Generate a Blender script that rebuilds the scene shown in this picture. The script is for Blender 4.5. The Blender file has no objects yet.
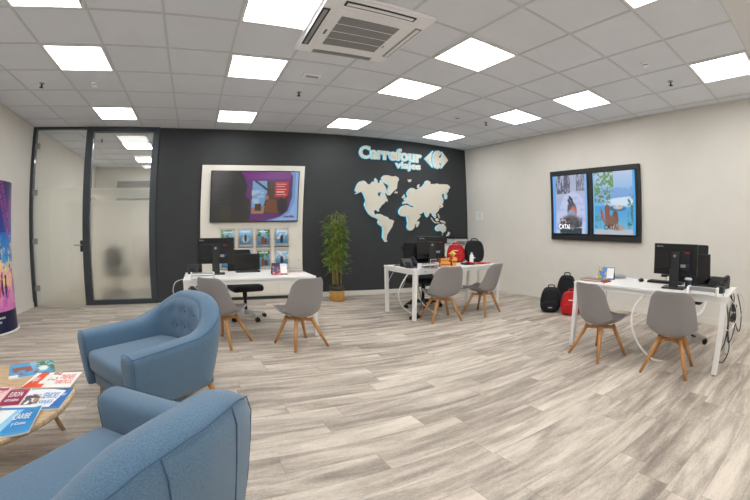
import bpy, bmesh, math, random
import numpy as np
from mathutils import Vector, Matrix, Euler
PI = math.pi
R = math.radians
random.seed(7)
col = bpy.context.scene.collection
T = 0.696            # ceiling tile
H = 3.20             # ceiling height
XR, YB = 7.87, 0.53  # right wall, back wall
XL = -1.43           # left wall
YREAR = -10.2

# ------------------------------------------------------------------ helpers
def s2l(c):
    return tuple((x/12.92 if x <= .04045 else ((x+.055)/1.055)**2.4) for x in c)
def rgb(r, g, b): return s2l((r/255, g/255, b/255))

def mat(name, c, rough=.5, metal=0, noise=0, nscale=40, bump=0, bscale=200, emis=None, estr=0, spec=.5, stretch=None, sheen=0, trans=0, ior=1.45, alpha=1, c2=None):
    m = bpy.data.materials.new(name); m.use_nodes = True
    nt = m.node_tree; n = nt.nodes; l = nt.links
    b = n['Principled BSDF']
    b.inputs['Base Color'].default_value = (*c, 1)
    b.inputs['Roughness'].default_value = rough
    b.inputs['Metallic'].default_value = metal
    b.inputs['Specular IOR Level'].default_value = spec
    b.inputs['IOR'].default_value = ior
    b.inputs['Transmission Weight'].default_value = trans
    b.inputs['Sheen Weight'].default_value = sheen
    b.inputs['Alpha'].default_value = alpha
    if emis: b.inputs['Emission Color'].default_value = (*emis, 1); b.inputs['Emission Strength'].default_value = estr
    if noise or bump:
        tc = n.new('ShaderNodeTexCoord'); mp = n.new('ShaderNodeMapping')
        l.new(tc.outputs['Object'], mp.inputs[0])
        if stretch: mp.inputs['Scale'].default_value = stretch
    if noise:
        t = n.new('ShaderNodeTexNoise'); t.inputs['Scale'].default_value = nscale; t.inputs['Detail'].default_value = 5
        l.new(mp.outputs[0], t.inputs['Vector'])
        r = n.new('ShaderNodeValToRGB')
        ca = c2 or tuple(x*(1-noise) for x in c); cb = tuple(min(1, x*(1+noise)) for x in c) if not c2 else c
        r.color_ramp.elements[0].position = .35; r.color_ramp.elements[1].position = .65
        r.color_ramp.elements[0].color = (*ca, 1); r.color_ramp.elements[1].color = (*cb, 1)
        l.new(t.outputs['Fac'], r.inputs[0]); l.new(r.outputs[0], b.inputs['Base Color'])
    if bump:
        t2 = n.new('ShaderNodeTexNoise'); t2.inputs['Scale'].default_value = bscale; t2.inputs['Detail'].default_value = 3
        l.new(mp.outputs[0], t2.inputs['Vector'])
        bp = n.new('ShaderNodeBump'); bp.inputs['Strength'].default_value = bump; bp.inputs['Distance'].default_value = .004
        l.new(t2.outputs['Fac'], bp.inputs['Height']); l.new(bp.outputs[0], b.inputs['Normal'])
    return m

def vcol_mat(name, rough=.35, estr=0):
    m = bpy.data.materials.new(name); m.use_nodes = True
    nt = m.node_tree; b = nt.nodes['Principled BSDF']
    a = nt.nodes.new('ShaderNodeAttribute'); a.attribute_name = 'Col'
    b.inputs['Roughness'].default_value = rough
    if estr:
        b.inputs['Base Color'].default_value = (.02, .02, .02, 1)
        nt.links.new(a.outputs['Color'], b.inputs['Emission Color']); b.inputs['Emission Strength'].default_value = estr
    else:
        nt.links.new(a.outputs['Color'], b.inputs['Base Color'])
    return m

class MB:
    """collects shapes into one bmesh; .build links it as ONE mesh object"""
    def __init__(s): s.b = bmesh.new()
    def _xf(s, vs, M):
        for v in vs: v.co = M @ v.co
    def box(s, c, d, rz=0, rx=0, ry=0, mi=0):
        r = bmesh.ops.create_cube(s.b, size=1)
        M = Matrix.Translation(c) @ Euler((rx, ry, rz)).to_matrix().to_4x4() @ Matrix.Diagonal((d[0], d[1], d[2], 1))
        s._xf(r['verts'], M)
        if mi:
            for f in {f for v in r['verts'] for f in v.link_faces}: f.material_index = mi
        return s
    def b2(s, x0, x1, y0, y1, z0, z1, mi=0):
        return s.box(((x0+x1)/2, (y0+y1)/2, (z0+z1)/2), (x1-x0, y1-y0, z1-z0), mi=mi)
    def rod(s, p0, p1, r0, r1=None, n=16, mi=0):
        r1 = r0 if r1 is None else r1
        p0, p1 = Vector(p0), Vector(p1); d = p1-p0
        r = bmesh.ops.create_cone(s.b, cap_ends=True, segments=n, radius1=r0, radius2=r1, depth=d.length)
        M = Matrix.Translation((p0+p1)/2) @ d.to_track_quat('Z', 'Y').to_matrix().to_4x4()
        s._xf(r['verts'], M)
        for f in {f for v in r['verts'] for f in v.link_faces}:
            f.smooth = len(f.verts) == 4; f.material_index = mi
        return s
    def ball(s, c, d, n=16, rz=0, rx=0, ry=0, mi=0):
        if not hasattr(d, '__len__'): d = (d, d, d)
        r = bmesh.ops.create_uvsphere(s.b, u_segments=n, v_segments=max(6, n//2), radius=1)
        M = Matrix.Translation(c) @ Euler((rx, ry, rz)).to_matrix().to_4x4() @ Matrix.Diagonal((*d, 1))
        s._xf(r['verts'], M)
        for f in {f for v in r['verts'] for f in v.link_faces}: f.smooth = True; f.material_index = mi
        return s
    def lathe(s, prof, n=32, c=(0, 0, 0), sy=1, mi=0):
        rings = []
        for r, z in prof:
            rings.append([s.b.verts.new((c[0]+r*math.cos(2*PI*k/n), c[1]+r*sy*math.sin(2*PI*k/n), c[2]+z)) for k in range(n)])
        for a, b in zip(rings, rings[1:]):
            for k in range(n):
                f = s.b.faces.new((a[k], a[(k+1) % n], b[(k+1) % n], b[k])); f.smooth = True; f.material_index = mi
        f = s.b.faces.new(rings[0][::-1]); f.material_index = mi
        f = s.b.faces.new(rings[-1]); f.material_index = mi
        return s
    def tube(s, pts, r, n=8, closed=False, mi=0):
        pts = [Vector(p) for p in pts]; m = len(pts); rings = []
        up = None
        for i, p in enumerate(pts):
            a = pts[(i-1) % m] if closed else pts[max(i-1, 0)]
            b = pts[(i+1) % m] if closed else pts[min(i+1, m-1)]
            t = (b-a).normalized()
            if up is None:
                up = t.orthogonal().normalized()
            up = (up - t*up.dot(t))
            up = up.normalized() if up.length > 1e-6 else t.orthogonal().normalized()
            sd = t.cross(up); rr = r[i] if hasattr(r, '__len__') else r
            rings.append([s.b.verts.new(p + rr*(math.cos(2*PI*k/n)*up + math.sin(2*PI*k/n)*sd)) for k in range(n)])
        for i in range(m if closed else m-1):
            a, b = rings[i], rings[(i+1) % m]
            for k in range(n):
                f = s.b.faces.new((a[k], a[(k+1) % n], b[(k+1) % n], b[k])); f.smooth = True; f.material_index = mi
        if not closed:
            s.b.faces.new(rings[0][::-1]).material_index = mi; s.b.faces.new(rings[-1]).material_index = mi
        return s
    def prism(s, pts, z0, z1, M=None, mi=0):
        """2-D outline extruded from z0 to z1, placed by M"""
        M = M or Matrix.Identity(4)
        a = [s.b.verts.new(M @ Vector((x, y, z0))) for x, y in pts]
        b = [s.b.verts.new(M @ Vector((x, y, z1))) for x, y in pts]
        n = len(pts)
        fs = [s.b.faces.new(a[::-1]), s.b.faces.new(b)]
        for k in range(n): fs.append(s.b.faces.new((a[k], a[(k+1) % n], b[(k+1) % n], b[k])))
        for f in fs: f.material_index = mi
        return s
    def grid(s, fn, nu, nv, closeu=False, mi=0, smooth=True):
        V = [[s.b.verts.new(fn(i, j)) for j in range(nv)] for i in range(nu)]
        for i in range(nu if closeu else nu-1):
            for j in range(nv-1):
                f = s.b.faces.new((V[i][j], V[(i+1) % nu][j], V[(i+1) % nu][j+1], V[i][j+1])); f.smooth = smooth; f.material_index = mi
        return V
    def build(s, name, m, parent=None, loc=(0, 0, 0), rz=0, bevel=0, seg=2, subsurf=0, solid=0, smooth=False, recalc=True):
        if recalc: bmesh.ops.recalc_face_normals(s.b, faces=s.b.faces)
        me = bpy.data.meshes.new(name); s.b.to_mesh(me); s.b.free()
        for mm in (m if isinstance(m, (list, tuple)) else [m]): me.materials.append(mm)
        o = bpy.data.objects.new(name, me); col.objects.link(o)
        o.location = loc; o.rotation_euler.z = rz
        if parent: o.parent = parent
        if smooth:
            for p in me.polygons: p.use_smooth = True
        if solid:
            md = o.modifiers.new('s', 'SOLIDIFY'); md.thickness = solid; md.offset = 0
        if bevel:
            md = o.modifiers.new('b', 'BEVEL'); md.width = bevel; md.segments = seg; md.limit_method = 'ANGLE'; md.angle_limit = R(40); md.harden_normals = False
        if subsurf:
            md = o.modifiers.new('u', 'SUBSURF'); md.levels = subsurf; md.render_levels = subsurf
        return o

def tag(o, label=None, cat=None, group=None, kind=None):
    if label: o['label'] = label
    if cat: o['category'] = cat
    if group: o['group'] = group
    if kind: o['kind'] = kind
    return o
def thing(name, label, cat, loc=(0, 0, 0), rz=0, group=None):
    o = bpy.data.objects.new(name, None); col.objects.link(o); o.empty_display_size = .1
    o.location = loc; o.rotation_euler.z = rz
    return tag(o, label, cat, group)
def struct(o, label=None):
    o['kind'] = 'structure'
    if label: o['label'] = label
    return o
CH = {}
def kids(o):
    if o.name not in CH: CH[o.name] = [c for c in bpy.data.objects if c.parent == o]
    return CH[o.name]
def dup(o, loc=None, rz=None, label=None, parent=None, group=None):
    c = o.copy(); col.objects.link(c)
    if parent: c.parent = parent
    if loc is not None: c.location = loc
    if rz is not None: c.rotation_euler.z = rz
    if label: c['label'] = label
    if group: c['group'] = group
    for k in kids(o): dup(k, parent=c)
    return c

def text_mesh(body, size, extrude=.002, offset=0, align='LEFT', bev=0):
    cu = bpy.data.curves.new('t', 'FONT'); cu.body = body; cu.size = size; cu.extrude = extrude; cu.offset = offset
    cu.align_x = align; cu.resolution_u = 3; cu.bevel_depth = bev
    o = bpy.data.objects.new('t', cu); col.objects.link(o)
    me = bpy.data.meshes.new_from_object(o); bpy.data.objects.remove(o); bpy.data.curves.remove(cu)
    return me
def text_obj(name, body, size, m, parent, M, extrude=.001, offset=0, align='LEFT', fit=None):
    me = text_mesh(body, size, extrude, offset, align)
    if fit:
        xs = [v.co.x for v in me.vertices]; ys = [v.co.y for v in me.vertices]
        x0, x1, y0, y1 = min(xs), max(xs), min(ys), max(ys)
        for v in me.vertices:
            v.co.x = fit[0] + (v.co.x-x0)/(x1-x0)*(fit[1]-fit[0]); v.co.y = fit[2] + (v.co.y-y0)/(y1-y0)*(fit[3]-fit[2])
    me.transform(M); me.materials.clear(); me.materials.append(m)
    o = bpy.data.objects.new(name, me); col.objects.link(o)
    if parent: o.parent = parent
    return o
def frame(origin, ux, uy):
    ux, uy = Vector(ux).normalized(), Vector(uy).normalized(); n = ux.cross(uy)
    M = Matrix.Identity(4)
    for i in range(3): M[i][0] = ux[i]; M[i][1] = uy[i]; M[i][2] = n[i]; M[i][3] = origin[i]
    return M

def vnoise(u, v, seed=0):
    rs = np.random.RandomState(seed); g = rs.rand(64, 64)
    iu, iv = np.floor(u).astype(int), np.floor(v).astype(int); fu, fv = u-iu, v-iv
    fu = fu*fu*(3-2*fu); fv = fv*fv*(3-2*fv)
    a = g[iu % 64, iv % 64]; b = g[(iu+1) % 64, iv % 64]; c = g[iu % 64, (iv+1) % 64]; d = g[(iu+1) % 64, (iv+1) % 64]
    return (a*(1-fu)+b*fu)*(1-fv)+(c*(1-fu)+d*fu)*fv
def fbm(u, v, seed=0): return .5*vnoise(u, v, seed)+.3*vnoise(2.1*u, 2.1*v, seed+1)+.2*vnoise(4.3*u, 4.3*v, seed+2)
class Art:
    """a printed or displayed image: colours per cell of a fine grid, u right, v up, both 0..1"""
    def __init__(s, nx, ny, c):
        s.nx, s.ny = nx, ny
        s.u, s.v = np.meshgrid((np.arange(nx)+.5)/nx, (np.arange(ny)+.5)/ny, indexing='ij')
        s.a = np.zeros((nx, ny, 3)); s.a[:] = np.array(c)/255.
    def mask(s, m, c, k=1):
        m = (np.clip(m, 0, 1)*k)[..., None]
        c = np.array(c)/255.
        s.a = s.a*(1-m)+c*m; return s
    def ell(s, cx, cy, rx, ry, c, soft=.15, ang=0):
        du, dv = s.u-cx, s.v-cy
        a, b = du*math.cos(ang)+dv*math.sin(ang), -du*math.sin(ang)+dv*math.cos(ang)
        d = np.sqrt((a/rx)**2+(b/ry)**2); return s.mask((1-d)/soft+.5, c)
    def rect(s, x0, x1, y0, y1, c, sh=0):
        x = s.u - sh*(s.v-y0)
        return s.mask(((x >= x0) & (x <= x1) & (s.v >= y0) & (s.v <= y1)).astype(float), c)
    def grad(s, c0, c1, y0=0, y1=1):
        t = np.clip((s.v-y0)/(y1-y0), 0, 1)[..., None]
        m = ((s.v >= y0) & (s.v <= y1))[..., None]
        s.a = np.where(m, np.array(c0)/255.*(1-t)+np.array(c1)/255.*t, s.a); return s
    def poly(s, pts, c):
        inside = np.zeros(s.u.shape, bool); n = len(pts)
        for i in range(n):
            x0, y0 = pts[i]; x1, y1 = pts[(i+1) % n]
            if y0 == y1: continue
            cnd = ((y0 > s.v) != (y1 > s.v)) & (s.u < (x1-x0)*(s.v-y0)/(y1-y0)+x0)
            inside ^= cnd
        return s.mask(inside.astype(float), c)
    def noisy(s, m, c, fu, fv, th, seed, soft=.06, k=1):
        n = fbm(s.u*fu+3, s.v*fv+5, seed); return s.mask(np.clip((n-th)/soft+.5, 0, 1)*m, c, k)
def picture(name, art, m, parent, fn, tagargs=None, thick=0, sidemat=None):
    """mesh of art cells; fn(u,v) gives the point in the parent's frame"""
    nx, ny = art.nx, art.ny
    pts = [fn(i/nx, j/ny) for i in range(nx+1) for j in range(ny+1)]
    fc = [(i*(ny+1)+j, (i+1)*(ny+1)+j, (i+1)*(ny+1)+j+1, i*(ny+1)+j+1) for i in range(nx) for j in range(ny)]
    me = bpy.data.meshes.new(name); me.from_pydata([tuple(p) for p in pts], [], fc)
    a = np.clip(art.a, 0, 1); a = np.where(a <= .04045, a/12.92, ((a+.055)/1.055)**2.4)
    cc = np.ones((nx*ny, 4)); cc[:, :3] = a.reshape(-1, 3)
    at = me.color_attributes.new('Col', 'FLOAT_COLOR', 'CORNER')
    at.data.foreach_set('color', np.repeat(cc, 4, axis=0).ravel().astype(np.float32))
    me.materials.append(m)
    o = bpy.data.objects.new(name, me); col.objects.link(o)
    if parent: o.parent = parent
    return o

# ------------------------------------------------------------------ materials
M_ = {}
M_['wall'] = mat('wall_paint', rgb(224, 221, 215), .85, noise=.015, nscale=3, bump=.05, bscale=120)
M_['dark'] = mat('charcoal_paint', rgb(55, 58, 61), .7, noise=.03, nscale=4, bump=.05, bscale=120)
M_['frame'] = mat('anthracite_aluminium', rgb(66, 73, 79), .45, metal=.3)
M_['tile'] = mat('ceiling_tile', rgb(225, 230, 238), .95, noise=.02, nscale=2, bump=.12, bscale=350)
M_['plaster'] = mat('plaster', rgb(226, 228, 230), .9, noise=.01, nscale=3)
M_['tbar'] = mat('ceiling_bar', rgb(206, 210, 216), .6)
M_['white'] = mat('white_laminate', rgb(238, 238, 236), .35)
M_['whitem'] = mat('white_steel', rgb(236, 236, 236), .3)
M_['base'] = mat('baseboard_white', rgb(228, 225, 218), .5)
M_['board'] = mat('display_board', rgb(232, 229, 220), .45)
M_['black'] = mat('black_plastic', rgb(24, 25, 28), .42)
M_['black2'] = mat('black_satin', rgb(38, 40, 43), .5)
M_['screen'] = mat('dark_screen', rgb(14, 15, 18), .12)
M_['fabric_black'] = mat('black_nylon', rgb(27, 28, 31), .85, noise=.2, nscale=60, bump=.3, bscale=300)
M_['fabric_red'] = mat('red_nylon', rgb(190, 22, 30), .75, noise=.1, nscale=40, bump=.2, bscale=300)
M_['blue'] = mat('blue_tweed', rgb(88, 118, 145), .92, noise=.17, nscale=260, bump=.5, bscale=420, sheen=.25)
M_['blue_dark'] = mat('blue_seam', rgb(72, 100, 127), .95)
M_['shell'] = mat('taupe_plastic', rgb(147, 144, 146), .5)
M_['pad'] = mat('taupe_pad', rgb(114, 111, 112), .6)
M_['beech'] = mat('beech', rgb(190, 139, 88), .5, noise=.12, nscale=9, stretch=(6, 6, .7))
M_['oak'] = mat('pale_oak', rgb(196, 170, 136), .5, noise=.2, nscale=9, stretch=(1.1, 12, 1))
M_['metal'] = mat('brushed_metal', rgb(170, 172, 174), .3, metal=.9)
M_['grey'] = mat('grey_plastic', rgb(150, 152, 154), .4)
M_['lgrey'] = mat('light_grey_plastic', rgb(205, 207, 208), .4)
M_['acwhite'] = mat('ac_white', rgb(246, 248, 252), .4)
M_['acgrille'] = mat('ac_grille', rgb(158, 159, 161), .6)
M_['slot'] = mat('ac_slot', rgb(45, 50, 58), .6)
M_['leaf'] = mat('bamboo_leaf', rgb(116, 142, 62), .55, noise=.3, nscale=6)
M_['cane'] = mat('bamboo_cane', rgb(150, 142, 76), .5, noise=.2, nscale=20)
M_['pot'] = mat('woven_pot', rgb(176, 134, 70), .8, noise=.2, nscale=60, bump=.5, bscale=120)
M_['rim'] = mat('pot_rim', rgb(58, 58, 60), .7)
M_['gold'] = mat('gold_card', rgb(222, 176, 84), .45, noise=.1, nscale=30)
M_['red'] = mat('red_card', rgb(190, 30, 36), .5)
M_['letters'] = mat('cream_letter_face', rgb(226, 221, 208), .5)
M_['glow'] = mat('cyan_led', (0, 0, 0), .5, emis=rgb(110, 205, 235), estr=.6)
M_['paper'] = mat('paper', rgb(240, 240, 238), .7)
M_['diff'] = mat('led_diffuser', rgb(250, 248, 240), .6, emis=(1.0, .992, .968), estr=5.2)
M_['pic'] = vcol_mat('print_gloss', .35)
M_['matt'] = vcol_mat('print_matt', .6)
M_['lit'] = vcol_mat('lightbox', .3, .36)
M_['tv'] = vcol_mat('tv_picture', .2, .27)
def glass_mat(name, tint, rough, ior):
    m = bpy.data.materials.new(name); m.use_nodes = True
    b = m.node_tree.nodes['Principled BSDF']
    b.inputs['Base Color'].default_value = (*tint, 1); b.inputs['Transmission Weight'].default_value = 1
    b.inputs['Roughness'].default_value = rough; b.inputs['IOR'].default_value = ior
    return m
M_['glass'] = glass_mat('clear_glass', (.93, .95, .93), 0, 1.45)
M_['frost'] = glass_mat('frosted_film', (1, 1, .97), .52, 1.2)
M_['acrylic'] = glass_mat('clear_acrylic', (.97, .97, .97), .02, 1.3)

def floor_material():
    m = bpy.data.materials.new('vinyl_planks'); m.use_nodes = True
    nt = m.node_tree; n = nt.nodes; l = nt.links; b = n['Principled BSDF']
    def math_(op, *a):
        x = n.new('ShaderNodeMath'); x.operation = op
        for i, v in enumerate(a):
            if hasattr(v, 'is_linked') or hasattr(v, 'links'): l.new(v, x.inputs[i])
            else: x.inputs[i].default_value = v
        return x.outputs[0]
    RH, PL = .18, 1.22
    tc = n.new('ShaderNodeTexCoord'); sp = n.new('ShaderNodeSeparateXYZ'); l.new(tc.outputs['Object'], sp.inputs[0])
    yr = math_('DIVIDE', sp.outputs[1], RH); row = math_('FLOOR', yr); fy = math_('FRACT', yr)
    w1 = n.new('ShaderNodeTexWhiteNoise'); w1.noise_dimensions = '1D'; l.new(row, w1.inputs['W'])
    xr = math_('ADD', math_('DIVIDE', sp.outputs[0], PL), math_('MULTIPLY', w1.outputs['Value'], 9)); pid = math_('FLOOR', xr); fx = math_('FRACT', xr)
    w2 = n.new('ShaderNodeTexWhiteNoise'); w2.noise_dimensions = '2D'; cv = n.new('ShaderNodeCombineXYZ'); l.new(pid, cv.inputs[0]); l.new(row, cv.inputs[1]); l.new(cv.outputs[0], w2.inputs['Vector'])
    rnd = w2.outputs['Value']
    off = n.new('ShaderNodeCombineXYZ'); mu = math_('MULTIPLY', rnd, 53); l.new(mu, off.inputs[0]); l.new(mu, off.inputs[1]); l.new(mu, off.inputs[2])
    add = n.new('ShaderNodeVectorMath'); l.new(tc.outputs['Object'], add.inputs[0]); l.new(off.outputs[0], add.inputs[1])
    def noise(scale, st, det=6, dist=0, rough=.6):
        mp = n.new('ShaderNodeMapping'); mp.inputs['Scale'].default_value = st; l.new(add.outputs[0], mp.inputs[0])
        t = n.new('ShaderNodeTexNoise'); t.inputs['Scale'].default_value = scale; t.inputs['Detail'].default_value = det; t.inputs['Distortion'].default_value = dist
        t.inputs['Roughness'].default_value = rough
        l.new(mp.outputs[0], t.inputs['Vector']); return t.outputs['Fac']
    g1 = noise(1.5, (.8, 6.0, 1), 5, .8, .5); g2 = noise(5, (1.0, 6, 1), 8, .6, .75); g3 = noise(22, (2.0, 5, 1), 6, 0, .7)
    v = math_('ADD', math_('MULTIPLY', g1, .52), math_('MULTIPLY', g2, .26))
    v = math_('ADD', v, math_('MULTIPLY', g3, .22))
    v = math_('ADD', v, math_('MULTIPLY_ADD', rnd, .085, -.035))
    r1 = n.new('ShaderNodeValToRGB'); e = r1.color_ramp.elements
    e[0].position = .36; e[0].color = (*rgb(134, 125, 117), 1); e[1].position = .63; e[1].color = (*rgb(219, 209, 196), 1)
    x = e.new(.47); x.color = (*rgb(172, 161, 150), 1); x = e.new(.54); x.color = (*rgb(196, 186, 174), 1)
    l.new(v, r1.inputs[0])
    ex = math_('LESS_THAN', math_('MINIMUM', math_('MULTIPLY', fx, PL), math_('MULTIPLY', math_('SUBTRACT', 1, fx), PL)), .0022)
    ey = math_('LESS_THAN', math_('MINIMUM', math_('MULTIPLY', fy, RH), math_('MULTIPLY', math_('SUBTRACT', 1, fy), RH)), .0016)
    edge = math_('MULTIPLY', math_('MAXIMUM', ex, ey), .55)
    dk = n.new('ShaderNodeMix'); dk.data_type = 'RGBA'; dk.blend_type = 'MULTIPLY'
    l.new(edge, dk.inputs[0]); l.new(r1.outputs[0], dk.inputs[6]); dk.inputs[7].default_value = (.5, .48, .46, 1)
    l.new(dk.outputs[2], b.inputs['Base Color'])
    b.inputs['Roughness'].default_value = .45; b.inputs['Specular IOR Level'].default_value = .3
    bp = n.new('ShaderNodeBump'); bp.inputs['Strength'].default_value = .1; bp.inputs['Distance'].default_value = .003
    l.new(g2, bp.inputs['Height']); l.new(bp.outputs[0], b.inputs['Normal'])
    return m

# ------------------------------------------------------------------ the room
def S(name, m, *boxes, bevel=0, parent=None):
    mb = MB()
    for bx in boxes: mb.b2(*bx)
    o = mb.build(name, m, parent, bevel=bevel)
    if not parent: struct(o)
    return o
YG = 5.05    # end wall of the room behind the glass
S('floor', floor_material(), (XL-.3, XR+.15, YREAR-.15, YG+.15, -.1, 0))
S('ceiling', M_['tile'], (XL-.3, XR+.15, -9*T, YG+.15, H, H+.1))
S('ceiling_plaster', M_['plaster'], (XL-.3, XR+.15, YREAR-.15, -9*T, H-.012, H+.1))
S('wall_right', M_['wall'], (XR, XR+.15, YREAR, YB+.15, 0, H))
S('wall_back', M_['dark'], (1.0, XR, YB, YB+.12, 0, H))
S('wall_left', M_['wall'], (XL-.15, XL, YREAR, YG, 0, H), (XL-.01, XL+.025, YREAR, -.32, 0, H))
S('wall_rear', M_['wall'], (XL-.15, XR+.15, YREAR-.15, YREAR, 0, H))
S('wall_office_end', M_['wall'], (XL-.15, 4.2, YG, YG+.15, 0, H))
S('wall_office_side', M_['wall'], (4.05, 4.2, YB+.12, YG, 0, H))
S('baseboard_back', M_['base'], (3.99, XR-.015, YB-.014, YB, 0, .09), bevel=.003)
S('baseboard_right', M_['base'], (XR-.014, XR, YREAR, YB-.014, 0, .09), bevel=.003)
S('baseboard_left', M_['base'], (XL, XL+.014, -.30, YB-.02, 0, .09), (XL+.025, XL+.039, YREAR, -.306, 0, .09), bevel=.003)
# ceiling grid bars
mb = MB(); w = .026
for i in range(-2, 12):
    mb.b2(i*T-w/2, i*T+w/2, -9*T, YB, H-.006, H+.004)
for j in range(-1, 10):
    y = -j*T
    if j >= 0: mb.b2(XL, XR, y-w/2, y+w/2, H-.0065, H+.004)
mb.b2(XL, XR, YB-.02, YB, H-.007, H+.004); mb.b2(XR-.022, XR, -9*T, YB, H-.007, H+.004); mb.b2(XL, XL+.02, -9*T, YB, H-.007, H+.004)
struct(mb.build('ceiling_grid', M_['tbar']))
mb = MB()
for i in range(-2, 6): mb.b2(i*T-w/2, i*T+w/2, YB+.12, YG, H-.006, H+.004)
for j in range(1, 8): mb.b2(XL, 4.05, j*T-w/2+.4*T, j*T+w/2+.4*T, H-.0065, H+.004)
struct(mb.build('ceiling_grid_office', M_['tbar']))

# glass partition: hinged glass door and fixed framed pane
def part(name, m, parent, *boxes, bevel=.002):
    mb = MB()
    for bx in boxes: mb.b2(*bx)
    return mb.build(name, m, parent, bevel=bevel)
d1 = struct(thing('door_1', None, None)); del_ = None
part('door_frame', M_['frame'], d1, (XL, XL+.055, YB-.02, YB+.09, 0, H), (XL+.055, -.385, YB-.02, YB+.09, H-.045, H))
part('door_glass', M_['glass'], d1, (XL+.065, -.395, YB+.01, YB+.02, .008, H-.05), bevel=0)
part('frosted_film', M_['frost'], d1, (XL+.066, -.396, YB+.0215, YB+.0235, .01, 2.09), bevel=0)
for z in (.33, 1.16, 2.02, 2.85):
    h = part('hinge', M_['metal'], d1, (XL+.05, XL+.15, YB-.004, YB+.03, z-.05, z+.05), bevel=.004)
hd = part('door_handle', M_['black2'], d1, (-.44, -.375, YB-.015, YB+.035, .96, 1.16), bevel=.006)
mb = MB(); mb.rod((-.41, YB-.015, 1.08), (-.41, YB-.06, 1.08), .011); mb.rod((-.405, YB-.058, 1.08), (-.54, YB-.058, 1.08), .01)
mb.build('lever', M_['metal'], hd)
w1 = struct(thing('window_1', None, None))
part('window_frame', M_['frame'], w1, (-.385, -.25, YB-.03, YB+.1, 0, H), (.905, 1.03, YB-.03, YB+.1, 0, H), (-.25, .905, YB-.03, YB+.1, H-.09, H), (-.25, .905, YB-.03, YB+.1, 0, .085), bevel=.004)
part('window_glass', M_['glass'], w1, (-.248, .903, YB+.02, YB+.03, .086, H-.091), bevel=0)
part('frosted_film', M_['frost'], w1, (-.247, .902, YB+.0315, YB+.0335, .087, 1.86), (-.247, .902, YB+.0315, YB+.0335, 1.9, 2.09), bevel=0)
# inner window on the far wall of the office behind the glass
w2 = struct(thing('window_2', None, None))
part('window_frame', M_['grey'], w2, (-.75, 3.6, YG-.05, YG-.001, 2.72, 2.79), (-.75, 3.6, YG-.05, YG-.001, 2.22, 2.29), (-.75, -.68, YG-.05, YG-.001, 2.29, 2.72), (1.4, 1.47, YG-.05, YG-.001, 2.29, 2.72), (3.53, 3.6, YG-.05, YG-.001, 2.29, 2.72))
part('window_pane', mat('dim_pane', rgb(150, 152, 148), .2), w2, (-.68, 3.53, YG-.02, YG-.002, 2.29, 2.72), bevel=0)

# ------------------------------------------------------------------ ceiling lights
def make_light():
    t = thing('ceiling_light', '', 'ceiling light', group='square recessed ceiling light panels')
    a = T/2-.014
    mb = MB()
    for sx in (-1, 1):
        mb.box((sx*(a-.012), 0, -.008), (.024, 2*a, .016)); mb.box((0, sx*(a-.012), -.008), (2*a-.048, .024, .016))
    mb.build('light_frame', M_['whitem'], t)
    MB().box((0, 0, -.006), (2*a-.05, 2*a-.05, .008)).build('diffuser', M_['diff'], t)
    return t
L0 = make_light()
spots = [
 (0, 0, 'square light panel just above the top edge of the glass door and mullion'),
 (0, 3, 'square light panel directly above the left sprinkler, below the panel cut by the corner'),
 (0, 5, 'large light panel cut by the left top corner of the photo'),
 (3, 0, 'square light panel directly above the television board, nearest the charcoal wall there'),
 (3, 3, 'square light panel in line with the television, left of the white emergency lamp'),
 (3, 5, 'big light panel touching the left side of the ceiling air conditioner'),
 (6, 0, 'small light panel by the charcoal wall, above and left of the backlit lettering'),
 (6, 3, 'square light panel right of the emergency lamp, between it and the two round detectors'),
 (6, 5, 'square light panel right of the ceiling air conditioner'),
 (6, 8, 'light panel of which only a tip shows at the top edge right of centre'),
 (9, 0, 'smallest light panel, above the right end of the backlit sign'),
 (9, 3, 'narrow looking light panel near the sprinkler above the start of the white right wall'),
 (9, 5, 'square light panel above the left half of the twin screens on the right wall'),
 (9, 8, 'light panel cut by the right edge of the photo'),
 (0, 8, None), (3, 8, None), (0, 11, None), (3, 11, None), (6, 11, None), (9, 11, None), (3, 13, None), (6, 13, None), (9, 13, None)]
for k, (i, j, lb) in enumerate(spots):
    p = (i*T+T/2, -j*T-T/2, H-(.012 if j > 8 else 0))
    lb = lb or 'unseen square light panel added to light the room'  # panels without own text are added out of view to light the room
    if k == 0: L0.location = p; L0['label'] = lb; kids(L0)
    else: dup(L0, p, label=lb)
for y, lb in ((2.1, 'light panel on the ceiling of the office behind the glass, nearer of the two'), (3.85, 'light panel on the ceiling of the office behind the glass, farther of the two')):
    dup(L0, (T/2, y, H), label=lb, group='light panels in the office behind the glass')
for x, y in ((2.1, 1.5), (2.1, 2.9), (2.1, 4.3), (3.3, 1.5), (3.3, 2.9), (3.3, 4.3)): dup(L0, (x, y, H), label='added light panel brightening the office, hidden by the charcoal wall', group='added unseen office light panels')  # extra panels added out of sight so the frosted panes look brighter

# air conditioner cassette
ac = thing('air_conditioner', 'white four way ceiling cassette air conditioner with grey slotted grille', 'air conditioner', (3.227, -3.675, H), R(-2))
A = .52
mb = MB()
ac.scale = (1.0, 1.1, 1)
mb.box((0, 0, -.016), (2*A, 2*A, .032)); mb.box((0, 0, -.04), (2*A-.06, 2*A-.06, .03))
mb.build('panel', M_['acwhite'], ac, bevel=.014, seg=3)
mb = MB(); mb.box((0, 0, -.058), (.74, .74, .012)); mb.build('grille_frame', M_['acwhite'], ac, bevel=.05, seg=4)
mb = MB()
for k in range(4):
    y = -.2025+k*.135; 
    for q in range(9): mb.box((0, y-.052+q*.013, -.0665), (.56, .008, .006))
g_ = mb.build('grille', M_['acgrille'], ac)
mb = MB()
for k in range(4): mb.box((0, -.2025+k*.135, -.0645), (.565, .118, .003))
mb.build('filter', mat('ac_filter', rgb(112, 114, 117), .8), g_)
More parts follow.
